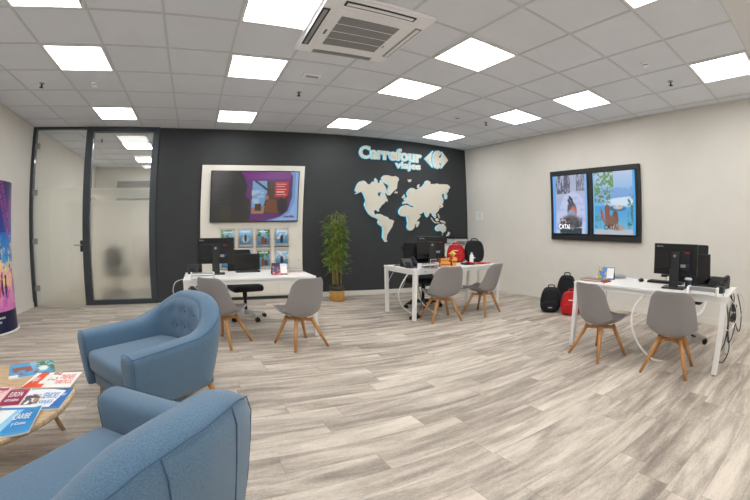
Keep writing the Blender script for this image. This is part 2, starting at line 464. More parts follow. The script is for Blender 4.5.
for k in range(4):
    a = k*PI/2; c, s_ = math.cos(a), math.sin(a)
    mb = MB(); mb.box((c*.445, s_*.445, -.0555), (.07, .66, .004), rz=a)
    sl = mb.build('air_slot', M_['slot'] if k > 1 else M_['grey'], ac)
    mb = MB(); mb.box((c*.445, s_*.445, -.062), (.034, .62, .006), rz=a, ry=0); mb.build('louver', M_['acwhite'] if k in (0, 3) else M_['grey'], sl, bevel=.002)
mb = MB()
mb.box((-.335, .03, -.0655), (.02, .08, .004))
mb.build('indicator_panel', mat('green_led', rgb(60, 120, 80), .4), ac)
MB().box((.31, .12, -.0655), (.012, .05, .003)).build('maker_mark', M_['grey'], ac)

# sprinklers, detectors, emergency lamp
def make_sprinkler():
    t = thing('sprinkler', '', 'sprinkler', group='sprinkler heads hanging from the ceiling tiles')
    MB().lathe([(.035, 0), (.033, -.008), (.014, -.012)], 20).build('collar', M_['metal'], t)
    mb = MB(); mb.rod((0, 0, -.01), (0, 0, -.05), .009); mb.rod((0, 0, -.055), (0, 0, -.059), .028, n=20); mb.rod((.012, 0, -.02), (.006, 0, -.056), .003, n=6); mb.rod((-.012, 0, -.02), (-.006, 0, -.056), .003, n=6)
    mb.build('sprinkler_head', M_['black2'], t)
    return t
sp = make_sprinkler()
for k, (x, y, lb) in enumerate([(-.59, -2.35, 'metal sprinkler head in front of the glass door, left of the round detector'), (4.57, -2.47, 'metal sprinkler head just below the white emergency lamp'),
                   (9.35, -2.56, 'metal sprinkler head beside the narrow light panel over the room corner'), (9.58, -7.49, 'metal sprinkler head above the right end of the twin screens'), (-.51, 2.17, 'small sprinkler head seen through the clear top of the glass partition')]):
    p = (x*T, y*T, H)
    if k == 0: sp.location = p; sp['label'] = lb
    else: dup(sp, p, label=lb)
def make_detector():
    t = thing('smoke_detector', '', 'smoke detector', group='round smoke detectors on the ceiling')
    MB().lathe([(.055, 0), (.055, -.018), (.05, -.024)], 28).build('detector_base', M_['acwhite'], t)
    MB().lathe([(.036, -.024), (.036, -.036)], 28).build('sensor_gap', M_['slot'], t)
    MB().lathe([(.047, -.036), (.045, -.044), (.03, -.052)], 28).build('detector_cap', M_['acwhite'], t)
    return t
sd = make_detector()
for k, (x, y, lb) in enumerate([(.47, -2.38, 'white round smoke detector above the glass partition, right of a sprinkler'), (8.55, -2.4, 'small round smoke detector near the room corner, left of a sprinkler'), (8.59, -7.42, 'white round smoke detector above the twin screens on the right wall')]):
    p = (x*T, y*T, H)
    if k == 0: sd.location = p; sd['label'] = lb
    else: dup(sd, p, label=lb)
em = thing('emergency_lamp', 'oblong white emergency lamp on the ceiling above a sprinkler', 'emergency lamp', (4.53*T, -3.46*T, H), R(2))
MB().box((0, 0, -.02), (.24, .1, .04)).build('lamp_housing', M_['acwhite'], em, bevel=.018, seg=4)
MB().box((0, -.015, -.043), (.17, .05, .01)).build('lens', M_['grey'], em, bevel=.004)

# ------------------------------------------------------------------ wall: display board, tv, brochures
FB = YB-.07     # front face of the board
db = thing('display_board', 'tall cream display board with low cupboard doors on the charcoal wall behind the desk', 'display board', (2.94, YB, 0))
part('back_panel', M_['board'], db, (-1.03, 1.04, -.07, -.002, .06, 2.49), bevel=.004)
part('plinth', M_['dark'], db, (-1.0, 1.01, -.05, -.004, 0, .06))
for k in range(4):
    x0 = -1.01+k*.512
    dr = part('cupboard_door', M_['board'], db, (x0, x0+.5, -.088, -.071, .09, .80), bevel=.003)
    MB().rod((x0+.43, -.088, .72), (x0+.43, -.1, .72), .01, n=10).build('knob', M_['metal'], dr)
holder_xy = []
tv = thing('television', 'large flat television showing a purple train window picture with a red box', 'television', (2.98, FB, 1.905))
part('television_body', M_['black'], tv, (-.885, .885, -.055, 0, -.475, .475), bevel=.006)
a = Art(150, 84, (20, 21, 25))
a.grad((26, 29, 27), (22, 24, 32))
a.noisy(a.u < .45, (48, 50, 52), 3, 26, .55, 3, k=.6)
a.ell(.17, .1, .08, .2, (48, 48, 24), .6)
a.rect(.23, .42, 0, 1, (27, 26, 27), 0)
a.poly([(.33, 1), (1, 1), (1, 0), (.45, 0), (.45, .42), (.39, .5), (.41, .72), (.35, .93)], (96, 22, 112))
a.poly([(.335, 1), (.33, .96), (.4, .9), (.4, .85), (.9, .85), (.93, 1)], (122, 24, 136))
a.poly([(.62, 0), (1, 0), (1, 1), (.9, 1), (.93, .93), (.935, .5), (.89, .2), (.8, .08)], (120, 160, 215))
a.poly([(.7, 0), (1, 0), (1, 1), (.97, 1), (.97, .4), (.9, .14)], (150, 190, 240))
a.poly([(.46, .14), (.75, .14), (.87, .22), (.9, .5), (.9, .8), (.47, .81), (.45, .5)], (70, 48, 40))
a.poly([(.46, .25), (.6, .3), (.65, .6), (.63, .81), (.47, .81)], (120, 170, 225))
a.noisy((a.u > .46)*(a.u < .6)*(a.v > .35)*(a.v < .62), (185, 200, 215), 12, 14, .55, 8)
a.poly([(.48, .81), (.52, .81), (.64, .66), (.64, .60)], (40, 36, 40)); a.poly([(.63, .81), (.66, .81), (.68, .5), (.65, .45)], (48, 34, 32))
a.poly([(.46, .14), (.6, .14), (.62, .3), (.46, .26)], (168, 120, 84)); a.rect(.5, .57, .2, .34, (60, 44, 40))
a.ell(.66, .5, .035, .075, (70, 38, 28), .3); a.ell(.64, .47, .02, .05, (168, 110, 84), .3)
a.poly([(.62, .18), (.63, .38), (.67, .44), (.74, .42), (.78, .28), (.77, .15)], (120, 62, 34)); a.ell(.82, .3, .06, .16, (28, 26, 40), .2)
a.poly([(.725, .48), (.86, .48), (.89, .53), (.89, .8), (.725, .8)], (196, 40, 52))
for k in range(5): a.rect(.75, .86-.02*(k % 2), .52+k*.055, .535+k*.055, (250, 210, 212))
a.poly([(.82, .5), (.85, .5), (.85, .42)], (196, 40, 52))
scr = picture('screen', a, M_['tv'], tv, lambda u, v: (-.865+1.73*u, -.0562, -.455+.91*v))
text_obj('lettering', 'renfe', .1, mat('purple_print', rgb(110, 30, 110), .5), scr, frame((0, -.0568, 0), (1, 0, 0), (0, 0, 1)), .0004, .004, fit=(.58, .8, -.405, -.35))
MB().box((0, -.057, -.464), (.03, .003, .006)).build('power_light', mat('red_led', rgb(120, 20, 20), .4, emis=rgb(255, 30, 30), estr=.4), tv)

def cover_art(k, seed):
    a = Art(26, 34, (120, 175, 220)); a.grad((70, 150, 205), (175, 215, 245))
    if k == 0: a.noisy(a.v > .55, (90, 150, 70), 6, 6, .5, seed); a.noisy(a.v < .45, (225, 235, 240), 7, 9, .55, seed+3); a.rect(.1, .9, .42, .5, (240, 250, 250))
    if k == 1: a.ell(.5, .42, .28, .2, (235, 240, 245), .4); a.ell(.5, .5, .1, .22, (30, 60, 90), .3); a.grad((210, 225, 235), (200, 215, 230), 0, .12)
    if k == 2: a.noisy(a.v > .6, (70, 120, 60), 5, 7, .45, seed); a.ell(.45, .3, .14, .28, (150, 84, 58), .4); a.ell(.7, .25, .12, .22, (120, 60, 44), .4); a.grad((225, 225, 215), (60, 140, 190), 0, .12)
    if k == 3: a.noisy(a.v > .4, (235, 240, 245), 5, 6, .52, seed); a.ell(.5, .4, .12, .25, (35, 60, 90), .4); a.grad((200, 215, 225), (190, 210, 225), 0, .15)
    a.rect(.15, .85, .86, .9, (240, 245, 250)); a.rect(.0, 1, 0, .03, (235, 235, 235))
    return a
bro_x = [2.45, 2.81, 3.17, 3.545]
names = [('hillside and water', 0), ('dark figure and white rocks', 1), ('reddish figures under green branches', 2), ('pale snowy figure', 3)]
cn = ['first', 'second', 'third', 'last']
for r_, (z0, z1) in enumerate([(.99, 1.29), (.60, .90)]):
    for k, x in enumerate(bro_x):
        rown = ['upper', 'lower'][r_]
        h = thing('brochure_holder', 'clear acrylic pocket on the cream board holding the %s brochure of the %s row' % (cn[k], rown), 'brochure holder', (x, FB, z0), group='acrylic brochure pockets')
        part('pocket', M_['acrylic'], h, (-.155, .155, -.028, -.024, -.02, .20), (-.155, .155, -.004, 0, -.02, .33), (-.155, .155, -.024, -.004, -.02, -.014), bevel=0)
        for sx in (-1, 1): MB().rod((sx*.145, 0, .12), (sx*.145, -.034, .12), .008, n=10).build('stud', M_['metal'], h)
        b = thing('brochure', 'blue brochure with %s on it, %s of the %s row' % (names[k][0], cn[k], rown), 'brochure', (x, FB-.0065, z0), group='brochures on the cream board')
        part('booklet', M_['paper'], b, (-.125, .125, -.012, 0, 0, z1-z0), bevel=0)
        picture('cover', cover_art(names[k][1], k+r_*5), M_['matt'], b, lambda u, v, hh=z1-z0: (-.125+.25*u, -.0125, hh*v))

# ------------------------------------------------------------------ backlit sign and world map
MAP = {
 'americas': [(5.082,1.948),(5.142,1.964),(5.209,2.005),(5.254,1.973),(5.292,1.901),(5.322,1.82),(5.294,1.74),(5.329,1.661),(5.347,1.633),(5.393,1.562),(5.465,1.507),(5.553,1.475),(5.615,1.443),(5.599,1.388),(5.627,1.349),(5.706,1.301),(5.717,1.224),(5.711,1.102),(5.738,1.056),(5.774,1.01),(5.817,1.017),(5.791,1.048),(5.806,1.146),(5.856,1.222),(5.915,1.307),(5.923,1.346),(5.949,1.402),(5.93,1.426),(5.842,1.449),(5.806,1.489),(5.726,1.513),(5.652,1.55),(5.576,1.553),(5.565,1.522),(5.515,1.561),(5.5,1.601),(5.521,1.633),(5.574,1.63),(5.601,1.601),(5.618,1.609),(5.608,1.657),(5.65,1.713),(5.625,1.661),(5.667,1.726),(5.728,1.767),(5.753,1.817),(5.798,1.801),(5.8,1.834),(5.768,1.892),(5.74,1.958),(5.685,1.981),(5.65,1.972),(5.643,1.914),(5.599,1.905),(5.571,1.954),(5.588,1.987),(5.649,1.997),(5.722,1.965),(5.757,1.975),(5.764,2.042),(5.744,2.109),(5.698,2.167),(5.687,2.226),(5.632,2.25),(5.617,2.181),(5.563,2.188),(5.561,2.238),(5.514,2.288),(5.498,2.253),(5.508,2.219),(5.446,2.209),(5.421,2.166),(5.352,2.148),(5.296,2.205),(5.251,2.228),(5.165,2.201),(5.124,2.151),(5.093,2.077),(5.078,2.02),(5.123,1.988)],
 'eurasia_and_africa': [(6.145,1.764),(6.163,1.816),(6.191,1.808),(6.2,1.842),(6.172,1.858),(6.209,1.885),(6.265,1.914),(6.246,1.973),(6.237,1.998),(6.284,2.079),(6.341,2.117),(6.399,2.112),(6.457,2.081),(6.525,2.112),(6.615,2.172),(6.667,2.23),(6.698,2.296),(6.75,2.314),(6.811,2.288),(6.82,2.234),(6.893,2.25),(6.955,2.237),(6.977,2.267),(7.052,2.255),(7.193,2.269),(7.282,2.268),(7.347,2.218),(7.323,2.179),(7.288,2.148),(7.298,2.121),(7.24,2.06),(7.26,2.007),(7.247,1.943),(7.213,1.927),(7.193,1.984),(7.195,2.038),(7.175,2.064),(7.119,2.032),(7.107,1.986),(7.138,1.943),(7.146,1.89),(7.134,1.835),(7.078,1.778),(7.035,1.758),(7.033,1.705),(7.022,1.683),(6.978,1.628),(6.925,1.582),(6.945,1.549),(6.923,1.497),(6.893,1.538),(6.873,1.546),(6.853,1.587),(6.814,1.62),(6.773,1.583),(6.741,1.523),(6.721,1.505),(6.692,1.529),(6.664,1.604),(6.625,1.636),(6.605,1.593),(6.556,1.566),(6.508,1.552),(6.565,1.532),(6.517,1.472),(6.469,1.43),(6.468,1.389),(6.421,1.339),(6.411,1.29),(6.356,1.233),(6.31,1.225),(6.265,1.248),(6.247,1.304),(6.265,1.368),(6.247,1.465),(6.238,1.506),(6.174,1.509),(6.111,1.52),(6.066,1.56),(6.056,1.609),(6.083,1.667),(6.137,1.718),(6.21,1.742),(6.256,1.744),(6.303,1.715),(6.368,1.701),(6.415,1.706),(6.406,1.728),(6.331,1.742),(6.284,1.774),(6.237,1.789),(6.21,1.771)],
 'greenland': [(5.657,2.311),(5.71,2.357),(5.801,2.361),(5.875,2.339),(5.968,2.354),(6.033,2.322),(6.047,2.279),(6.016,2.225),(6.008,2.155),(6.0,2.086),(5.936,2.032),(5.883,1.979),(5.848,1.936),(5.803,1.943),(5.775,1.992),(5.8,2.06),(5.825,2.129),(5.788,2.171),(5.742,2.186),(5.714,2.219),(5.677,2.243),(5.655,2.276)],
 'iceland': [(5.946,1.989),(5.982,2.025),(6.028,2.01),(6.01,1.983),(5.974,1.979)],
 'british_isles': [(6.117,1.898),(6.144,1.934),(6.172,1.969),(6.191,1.927),(6.2,1.902),(6.172,1.884),(6.135,1.882)],
 'arctic_island': [(6.477,2.144),(6.497,2.199),(6.546,2.212),(6.526,2.174),(6.535,2.131),(6.506,2.12)],
 'arctic_island_': [(6.255,2.297),(6.342,2.304),(6.332,2.267),(6.294,2.238),(6.265,2.262)],
 'madagascar': [(6.449,1.299),(6.455,1.356),(6.497,1.414),(6.531,1.407),(6.515,1.357),(6.477,1.291)],
 'japan': [(7.044,1.728),(7.077,1.756),(7.1,1.802),(7.132,1.795),(7.131,1.751),(7.076,1.724)],
 'sumatra': [(6.815,1.509),(6.841,1.485),(6.87,1.444),(6.91,1.411),(7.024,1.404),(7.024,1.39),(6.91,1.389),(6.859,1.426),(6.82,1.475)],
 'borneo': [(6.922,1.471),(6.954,1.498),(7.005,1.483),(7.004,1.44),(6.962,1.43),(6.927,1.446)],
 'philippines': [(6.988,1.594),(7.014,1.578),(7.037,1.502),(7.016,1.501),(6.997,1.551)],
 'new_guinea': [(7.047,1.451),(7.121,1.448),(7.189,1.422),(7.18,1.387),(7.12,1.411),(7.067,1.417)],
 'australia': [(6.928,1.286),(6.96,1.329),(7.002,1.347),(7.034,1.373),(7.098,1.372),(7.119,1.385),(7.162,1.361),(7.204,1.302),(7.191,1.233),(7.126,1.19),(7.094,1.223),(7.052,1.239),(6.989,1.221),(6.947,1.236)],
 'tasmania': [(7.083,1.172),(7.115,1.169),(7.104,1.142)],
 'new_zealand': [(7.201,1.123),(7.245,1.175),(7.264,1.218),(7.308,1.193),(7.289,1.159),(7.244,1.11)],
 'LOGO_L': [(6.688,2.818),(6.911,3.039),(6.862,2.935),(6.845,2.821),(6.853,2.726),(6.889,2.629)],
 'LOGO_R': [(6.891,2.826),(6.913,2.952),(6.976,3.038),(7.061,3.063),(7.119,3.025),(7.101,2.95),(7.056,2.918),(7.055,2.886),(7.118,2.887),(7.157,2.942),(7.149,3.049),(7.314,2.855),(7.119,2.63),(7.138,2.744),(7.102,2.772),(7.058,2.751),(7.093,2.707),(7.091,2.652),(7.035,2.614),(6.946,2.636),(6.902,2.7)],
}

def wallplate(name, pts, parent, y0, y1, m, grow=0):
    """outline in wall coordinates (x,z), from depth y0 (wall side) to y1 (room side)"""
    mb = MB(); M = frame((0, 0, 0), (1, 0, 0), (0, 0, 1))      # local z = -y
    mb.prism(pts, -y0, -y1, M)
    o = mb.build(name, m, parent)
    bm = bmesh.new(); bm.from_mesh(o.data); bmesh.ops.triangulate(bm, faces=[f for f in bm.faces if len(f.verts) > 4]); bm.to_mesh(o.data); bm.free()
    return o
def halo(pts, d):
    """slightly larger outline"""
    n = len(pts); out = []
    A_ = sum(pts[i][0]*pts[(i+1) % n][1]-pts[(i+1) % n][0]*pts[i][1] for i in range(n)); sg = 1 if A_ > 0 else -1
    for i in range(n):
        p, q, r = pts[i-1], pts[i], pts[(i+1) % n]
        t = Vector((r[0]-p[0], r[1]-p[1])); t = t.normalized() if t.length else Vector((1, 0))
        out.append((q[0]+sg*d*t.y, q[1]-sg*d*t.x))
    return out
wm = thing('world_map', 'backlit cream world map cut-out on the charcoal wall below the lettering', 'world map', (0, 0, 0))
for k, pts in MAP.items():
    if k.startswith('LOGO'): continue
    nm = k.strip('_')
    big = len(pts) > 12
    p_ = wallplate(nm, pts, wm, YB-.04, YB-.06, M_['letters'])
    if big: wallplate('led_strip', halo(pts, .0015), p_, YB-.012, YB-.034, M_['glow'])
    elif nm in ('iceland',): pass
sg = thing('wall_sign', 'cream backlit lettering with two part arrow emblem at the top of the charcoal wall', 'sign', (0, 0, 0))
for nm, s_, fit in (('lettering', 'Carrefour', (5.135, 6.61, 2.70, 2.985)), ('sub_lettering', 'viajes', (5.965, 6.575, 2.485, 2.69))):
    # two straight lines of letters
    M = frame((0, YB-.05, 0), (1, 0, 0), (0, 0, 1))
    o = text_obj(nm, s_, .3, M_['letters'], sg, M, .012, .010 if nm == 'lettering' else .008, fit=fit)
    M2 = frame((0, YB-.026, 0), (1, 0, 0), (0, 0, 1))
    text_obj('backlight', s_, .3, M_['glow'], o, M2, .009, .018, fit=(fit[0]-.008, fit[1]+.008, fit[2]-.008, fit[3]+.008))
for k in ('LOGO_L', 'LOGO_R'):
    p_ = wallplate('emblem', MAP[k], sg, YB-.04, YB-.062, M_['letters'])
    wallplate('backlight', halo(MAP[k], .005), p_, YB-.012, YB-.034, M_['glow'])

# ------------------------------------------------------------------ twin screens, right wall
ws = thing('twin_screen', 'wide black frame on the right wall with two glowing travel posters', 'screen', (XR, -3.15, 1.775))
yl, yr, zz = .985, -.985, .64      # local y: left side of the picture is +y
part('outer_frame', M_['black2'], ws, (-.06, 0, yr, yl, -zz, zz), bevel=.006)
def light_poster(name, y0, y1, art, txt, tc, fit):
    p = part(name, M_['black'], ws, (-.072, -.058, y1-.035, y0+.035, -.545, .565), bevel=.004)
    s_ = picture('poster', art, M_['lit'], p, lambda u, v: (-.0735, y0+(y1-y0)*u, -.52+1.06*v))
    text_obj('lettering', txt, .1, tc, s_, frame((-.0742, 0, 0), (0, -1, 0), (0, 0, 1)), .0006, .001, fit=fit)
a = Art(90, 150, (190, 205, 235)); a.grad((205, 212, 240), (170, 180, 205)); 
a.noisy((a.v > .68)*(a.u < .52), (92, 92, 112), 40, 12, .45, 5); a.noisy((a.v > .72)*(a.u > .7), (110, 110, 130), 44, 14, .48, 6)
a.poly([(0, .1), (.34, .66), (.62, .72), (1, .55), (1, 0), (0, 0)], (198, 208, 242)); a.noisy(a.v < .62, (165, 178, 232), 6, 9, .5, 2, k=.6)
a.poly([(0, 0), (.08, 0), (.1, 1), (0, 1)], (110, 175, 245)); a.rect(.94, 1, 0, 1, (130, 185, 240))
for k, (x, y, s_) in enumerate([(.47, .56, .03), (.52, .6, .028), (.56, .57, .03), (.49, .62, .02), (.5, .52, .035), (.58, .52, .03)]): a.ell(x, y, s_, s_*1.1, (60, 60, 76), .4)
a.ell(.47, .57, .05, .012, (90, 90, 105), .5); a.poly([(.44, .5), (.6, .5), (.66, .36), (.42, .36)], (120, 120, 134)); a.ell(.56, .4, .13, .13, (88, 84, 96), .3); a.ell(.6, .36, .1, .1, (206, 120, 100), .5, .3); a.ell(.54, .33, .115, .075, (152, 164, 190), .25)
a.ell(.52, .18, .3, .13, (104, 100, 106), .4); a.ell(.3, .2, .1, .05, (196, 190, 190), .4); a.noisy((a.v < .26)*(a.v > .08)*(a.u > .2)*(a.u < .85), (60, 60, 66), 22, 30, .5, 9)
a.rect(.2, .84, 0, .09, (44, 62, 66)); a.noisy((a.v < .1), (120, 150, 170), 6, 6, .55, 3)
light_poster('left_screen', .91, .10, a, 'CATAI', mat('white_print', rgb(240, 240, 240), .5, emis=rgb(240, 240, 240), estr=.33), (-.91+.14, -.91+.40, -.44, -.355))
a = Art(90, 150, (150, 190, 240)); a.grad((90, 175, 235), (190, 205, 235), .3, 1); a.grad((120, 195, 225), (70, 160, 225), 0, .45)
a.noisy((a.v > .56)*(a.v < .74), (120, 160, 215), 12, 30, .48, 4); a.ell(.72, .52, .4, .09, (215, 232, 250), .7)
a.poly([(.3, .56), (1, .6), (1, .7), (.6, .74), (.3, .66)], (128, 172, 226)); a.poly([(0, .5), (.4, .58), (.3, .66), (0, .64)], (140, 180, 220))
a.ell(.58, .41, .2, .045, (60, 110, 140), .3); a.ell(.6, .43, .12, .035, (200, 190, 190), .4); a.rect(.565, .585, .42, .5, (225, 225, 230))
a.noisy((a.v > .66)*(a.u < .5), (104, 150, 78), 20, 26, .5, 11); a.noisy((a.v > .5)*(a.v < .66)*(a.u < .42), (96, 130, 70), 20, 34, .52, 12); a.noisy((a.v < .62)*(a.v > .1)*(a.u > .82), (70, 120, 96), 22, 30, .5, 13); a.noisy((a.v < .3)*(a.v > .1)*(a.u < .2), (90, 140, 160), 22, 30, .5, 14)
a.ell(.34, .41, .06, .06, (118, 66, 50), .3); a.ell(.53, .32, .06, .045, (104, 60, 46), .3); a.ell(.34, .32, .06, .15, (150, 84, 66), .3); a.ell(.22, .3, .03, .12, (166, 96, 74), .4, .35); a.ell(.53, .24, .075, .1, (128, 84, 70), .3); a.ell(.42, .2, .14, .1, (134, 96, 84), .4)
a.rect(0, 1, 0, .08, (188, 196, 206)); a.ell(.58, .11, .16, .05, (176, 160, 150), .4); a.rect(.95, 1, 0, 1, (70, 170, 240)); a.rect(0, .03, 0, 1, (110, 190, 235))
light_poster('right_screen', -.04, -.90, a, 'CATAI', mat('dark_print', rgb(60, 44, 50), .5), (.04+.22, .04+.52, -.44, -.355))
nt_ = thing('paper_notice', 'small white paper notice taped to the right wall near the room corner', 'notice', (XR, .08, 1.59))
part('sheet', M_['paper'], nt_, (-.003, 0, -.12, .12, -.09, .09), bevel=0)
mb = MB()
for k in range(5): mb.box((-.0035, (.0 if k % 2 else .01), .06-k*.028), (.001, .16-.03*(k % 3), .006))
mb.build('print', M_['grey'], nt_)

# ------------------------------------------------------------------ desks
def make_desk(name, label, loc, rz, L=1.66, D=.86, Hh=.735):
    t = thing(name, label, 'desk', loc, rz)
    MB().box((0, 0, Hh-.0125), (L, D, .025)).build('desk_top', M_['white'], t, bevel=.003)
    mb = MB()
    for s_ in (-1, 1):
        mb.box((0, s_*(D/2-.03), Hh-.0475), (L-.1, .03, .045)); mb.box((s_*(L/2-.026), 0, Hh-.0475), (.04, D-.1, .045))
    mb.build('under_frame', M_['whitem'], t, bevel=.003)
    for sx in (-1, 1):
        for sy in (-1, 1):
            lg = MB().box((sx*(L/2-.028), sy*(D/2-.028), (Hh-.025+.012)/2), (.05, .05, Hh-.025-.012)).build('leg', M_['whitem'], t, bevel=.004)
            MB().rod((sx*(L/2-.028), sy*(D/2-.028), 0), (sx*(L/2-.028), sy*(D/2-.028), .012), .02, n=14).build('foot', M_['grey'], lg)
    return t
DL = ((2.52, -1.92, 0), 0)
DM = ((5.65, -1.65, 0), R(-1))
DR = ((5.975, -5.165, 0), R(4))
make_desk('desk', 'white desk in front of the television board, between two grey shell chairs', *DL)
make_desk('desk', 'white desk below the world map with red bag and gold toys on it', *DM, L=1.62)
make_desk('desk', 'white desk near the right wall below the twin screens', DR[0], DR[1]+PI/2, L=1.72)
def onto(D, x, y, z=.735):     # desk frame point -> world
    c, s_ = math.cos(D[1]), math.sin(D[1]); return (D[0][0]+c*x-s_*y, D[0][1]+s_*x+c*y, z)

# ------------------------------------------------------------------ shell chairs
def make_shell_chair():
    t = thing('shell_chair', '', 'chair', group='grey shell chairs with wooden legs')
    prof = [(.275, .375), (.26, .395), (.17, .375), (.04, .345), (-.08, .342), (-.165, .37), (-.21, .45), (-.24, .56), (-.275, .67), (-.32, .785)]
    half = [.15, .195, .225, .238, .245, .255, .255, .24, .218, .196]
    nu, nv = 17, 28
    def sm(arr, s_):
        x = s_*(len(arr)-1); i = min(int(x), len(arr)-2); f = x-i
        p0, p1, p2, p3 = arr[max(i-1, 0)], arr[i], arr[i+1], arr[min(i+2, len(arr)-1)]
        def cr(a, b, c, d): return .5*((2*b)+(-a+c)*f+(2*a-5*b+4*c-d)*f*f+(-a+3*b-3*c+d)*f**3)
        return cr(p0, p1, p2, p3) if not hasattr(p0, '__len__') else tuple(cr(*q) for q in zip(p0, p1, p2, p3))
    def fn(i, j):
        u = -1+2*i/(nu-1); s_ = j/(nv-1)
        x, z = sm(prof, s_); w_ = sm(half, s_)
        if s_ > .9: w_ *= 1-.12*((s_-.9)/.1)**3
        k = min(1, max(0, (s_-.42)/.25)); k = k*k*(3-2*k)      # 0 seat, 1 back
        q = abs(u)**2.4
        side = .055*(1-k)+.02*k
        z += side*q*(1-k) + .006*k*q*s_**6 - (.03*abs(u)**8*k if s_ > .95 else 0)
        x += (.075+.05*math.exp(-((s_-.6)/.14)**2))*q*k
        z += .06*q*math.exp(-((s_-.52)/.13)**2)
        if s_ < .1: z -= .02*q
        return (x, u*w_, z)
    mb = MB(); mb.grid(fn, nu, nv)
    mb.build('seat_shell', M_['shell'], t, solid=.009, subsurf=1, smooth=True)
    def fp(i, j):
        u = -1+2*i/8; s_ = .02+.40*j/9; x, y, z = fn(8*(1+u*.86), s_*(nv-1)); e = max(abs(u), abs(2*j/9-1))
        return (x, y, z+.024*(1-e**6)+.004)
    mb = MB(); mb.grid(fp, 9, 10); mb.build('seat_pad', M_['pad'], t, subsurf=1, smooth=True)
    mb = MB()
    for a in (PI/4, -PI/4): mb.box((0.0, 0, .305), (.30, .04, .03), rz=a)
    mb.box((0, 0, .326), (.13, .13, .022))
    mb.build('cross_frame', M_['beech'], t, bevel=.004)
    for sx in (-1, 1):
        for sy in (-1, 1):
            mb = MB(); mb.rod((sx*.225, sy*.225, 0), (sx*.10, sy*.10, .33), .0155, .024, 14); mb.build('leg', M_['beech'], t)
    return t
c0 = make_shell_chair()
for k, (x, y, a, lb) in enumerate([
    (2.16, -2.38, 50, 'grey shell chair behind the blue armchair, at the left end of the television board desk'),
    (3.02, -2.64, 108, 'grey shell chair at the right end of the desk before the television board, turned left'),
    (5.24, -2.14, 79, 'grey shell chair in front of the gold toys on the desk below the world map'),
    (6.00, -2.17, 105, 'grey shell chair in front of the black backpack at the desk below the world map'),
    (5.44, -4.77, -12, 'grey shell chair nearest the floor backpacks, at the desk under the twin screens'),
    (5.50, -5.58, 10, 'grey shell chair seen square from behind, nearest the hanging cables by the right wall')]):
    if k == 0: c0.location = (x, y, 0); c0.rotation_euler.z = R(a); c0['label'] = lb
    else: dup(c0, (x, y, 0), R(a), lb)

# ------------------------------------------------------------------ office chairs
def make_office(label, loc, rz, basem, arms=True):
    t = thing('office_chair', label, 'office chair', loc, rz)
    mb = MB()
    for k in range(5):
        a = k*2*PI/5+.3; c, s_ = math.cos(a), math.sin(a)
        mb.tube([(0, 0, .10), (.1*c, .1*s_, .105), (.22*c, .22*s_, .09), (.30*c, .30*s_, .07)], [.03, .026, .02, .016], 8)
    mb.rod((0, 0, .07), (0, 0, .14), .035)
    mb.build('star_base', basem, t)
    for k in range(5):
        a = k*2*PI/5+.3; c, s_ = math.cos(a), math.sin(a)
        mb = MB()
        for q in (-1, 1): mb.rod((.30*c-s_*(.008*q), .30*s_+c*(.008*q), .03), (.30*c-s_*(.028*q), .30*s_+c*(.028*q), .03), .03, n=18)
        mb.rod((.30*c, .30*s_, .03), (.30*c, .30*s_, .075), .008)
        mb.build('caster', M_['black'], t)
    MB().rod((0, 0, .13), (0, 0, .40), .025).rod((0, 0, .3), (0, 0, .41), .035).build('gas_lift', M_['black2'], t)
    mb = MB(); mb.box((0, 0, .465), (.49, .49, .09)); mb.build('seat', M_['fabric_black'], t, bevel=.04, seg=4, smooth=True)
    def fb(i, j):
        u = -1+2*i/10; v = j/12
        return (-.235-.10*v+.05*math.sin(v*PI)*.6+.045*u*u, u*(.235-.03*v-.02*(1-v)), .57+.42*v)
    mb = MB(); mb.grid(fb, 11, 13); mb.build('backrest', M_['fabric_black'], t, solid=.03, subsurf=1, smooth=True)
    mb = MB(); mb.tube([(-.06, 0, .41), (-.22, 0, .42), (-.29, 0, .5), (-.29, 0, .75)], .018); mb.build('back_support', basem, t)
    if arms:
        for s_ in (-1, 1):
            ar = MB().tube([(0, s_*.2, .425), (0, s_*.29, .45), (-.01, s_*.295, .6), (0, s_*.29, .655)], .014).build('armrest', basem if basem != M_['black2'] else M_['black'], t)
            MB().box((.02, s_*.285, .67), (.25, .075, .028)).build('arm_pad', M_['black'], ar, bevel=.012, seg=3)
    return t
make_office('black office chair with pale star base under the desk before the television board', (2.58, -1.12, 0), R(-80), M_['lgrey'])
make_office('black office chair with black base behind the desk below the world map', (5.62, -1.08, 0), R(-60), M_['black2'])
oc = make_office('black office chair with pale base behind the desk near the right wall', (6.66, -5.34, 0), R(185), M_['lgrey']); oc.scale = (1, 1, 1.17)
make_office('dark chair blurred behind the frosted pane, close to the mullion', (.05, 1.5, 0), R(-60), M_['black2'])
make_office('dark chair blurred behind the frosted pane, close to the charcoal wall', (.75, 2.0, 0), R(-120), M_['black2'])

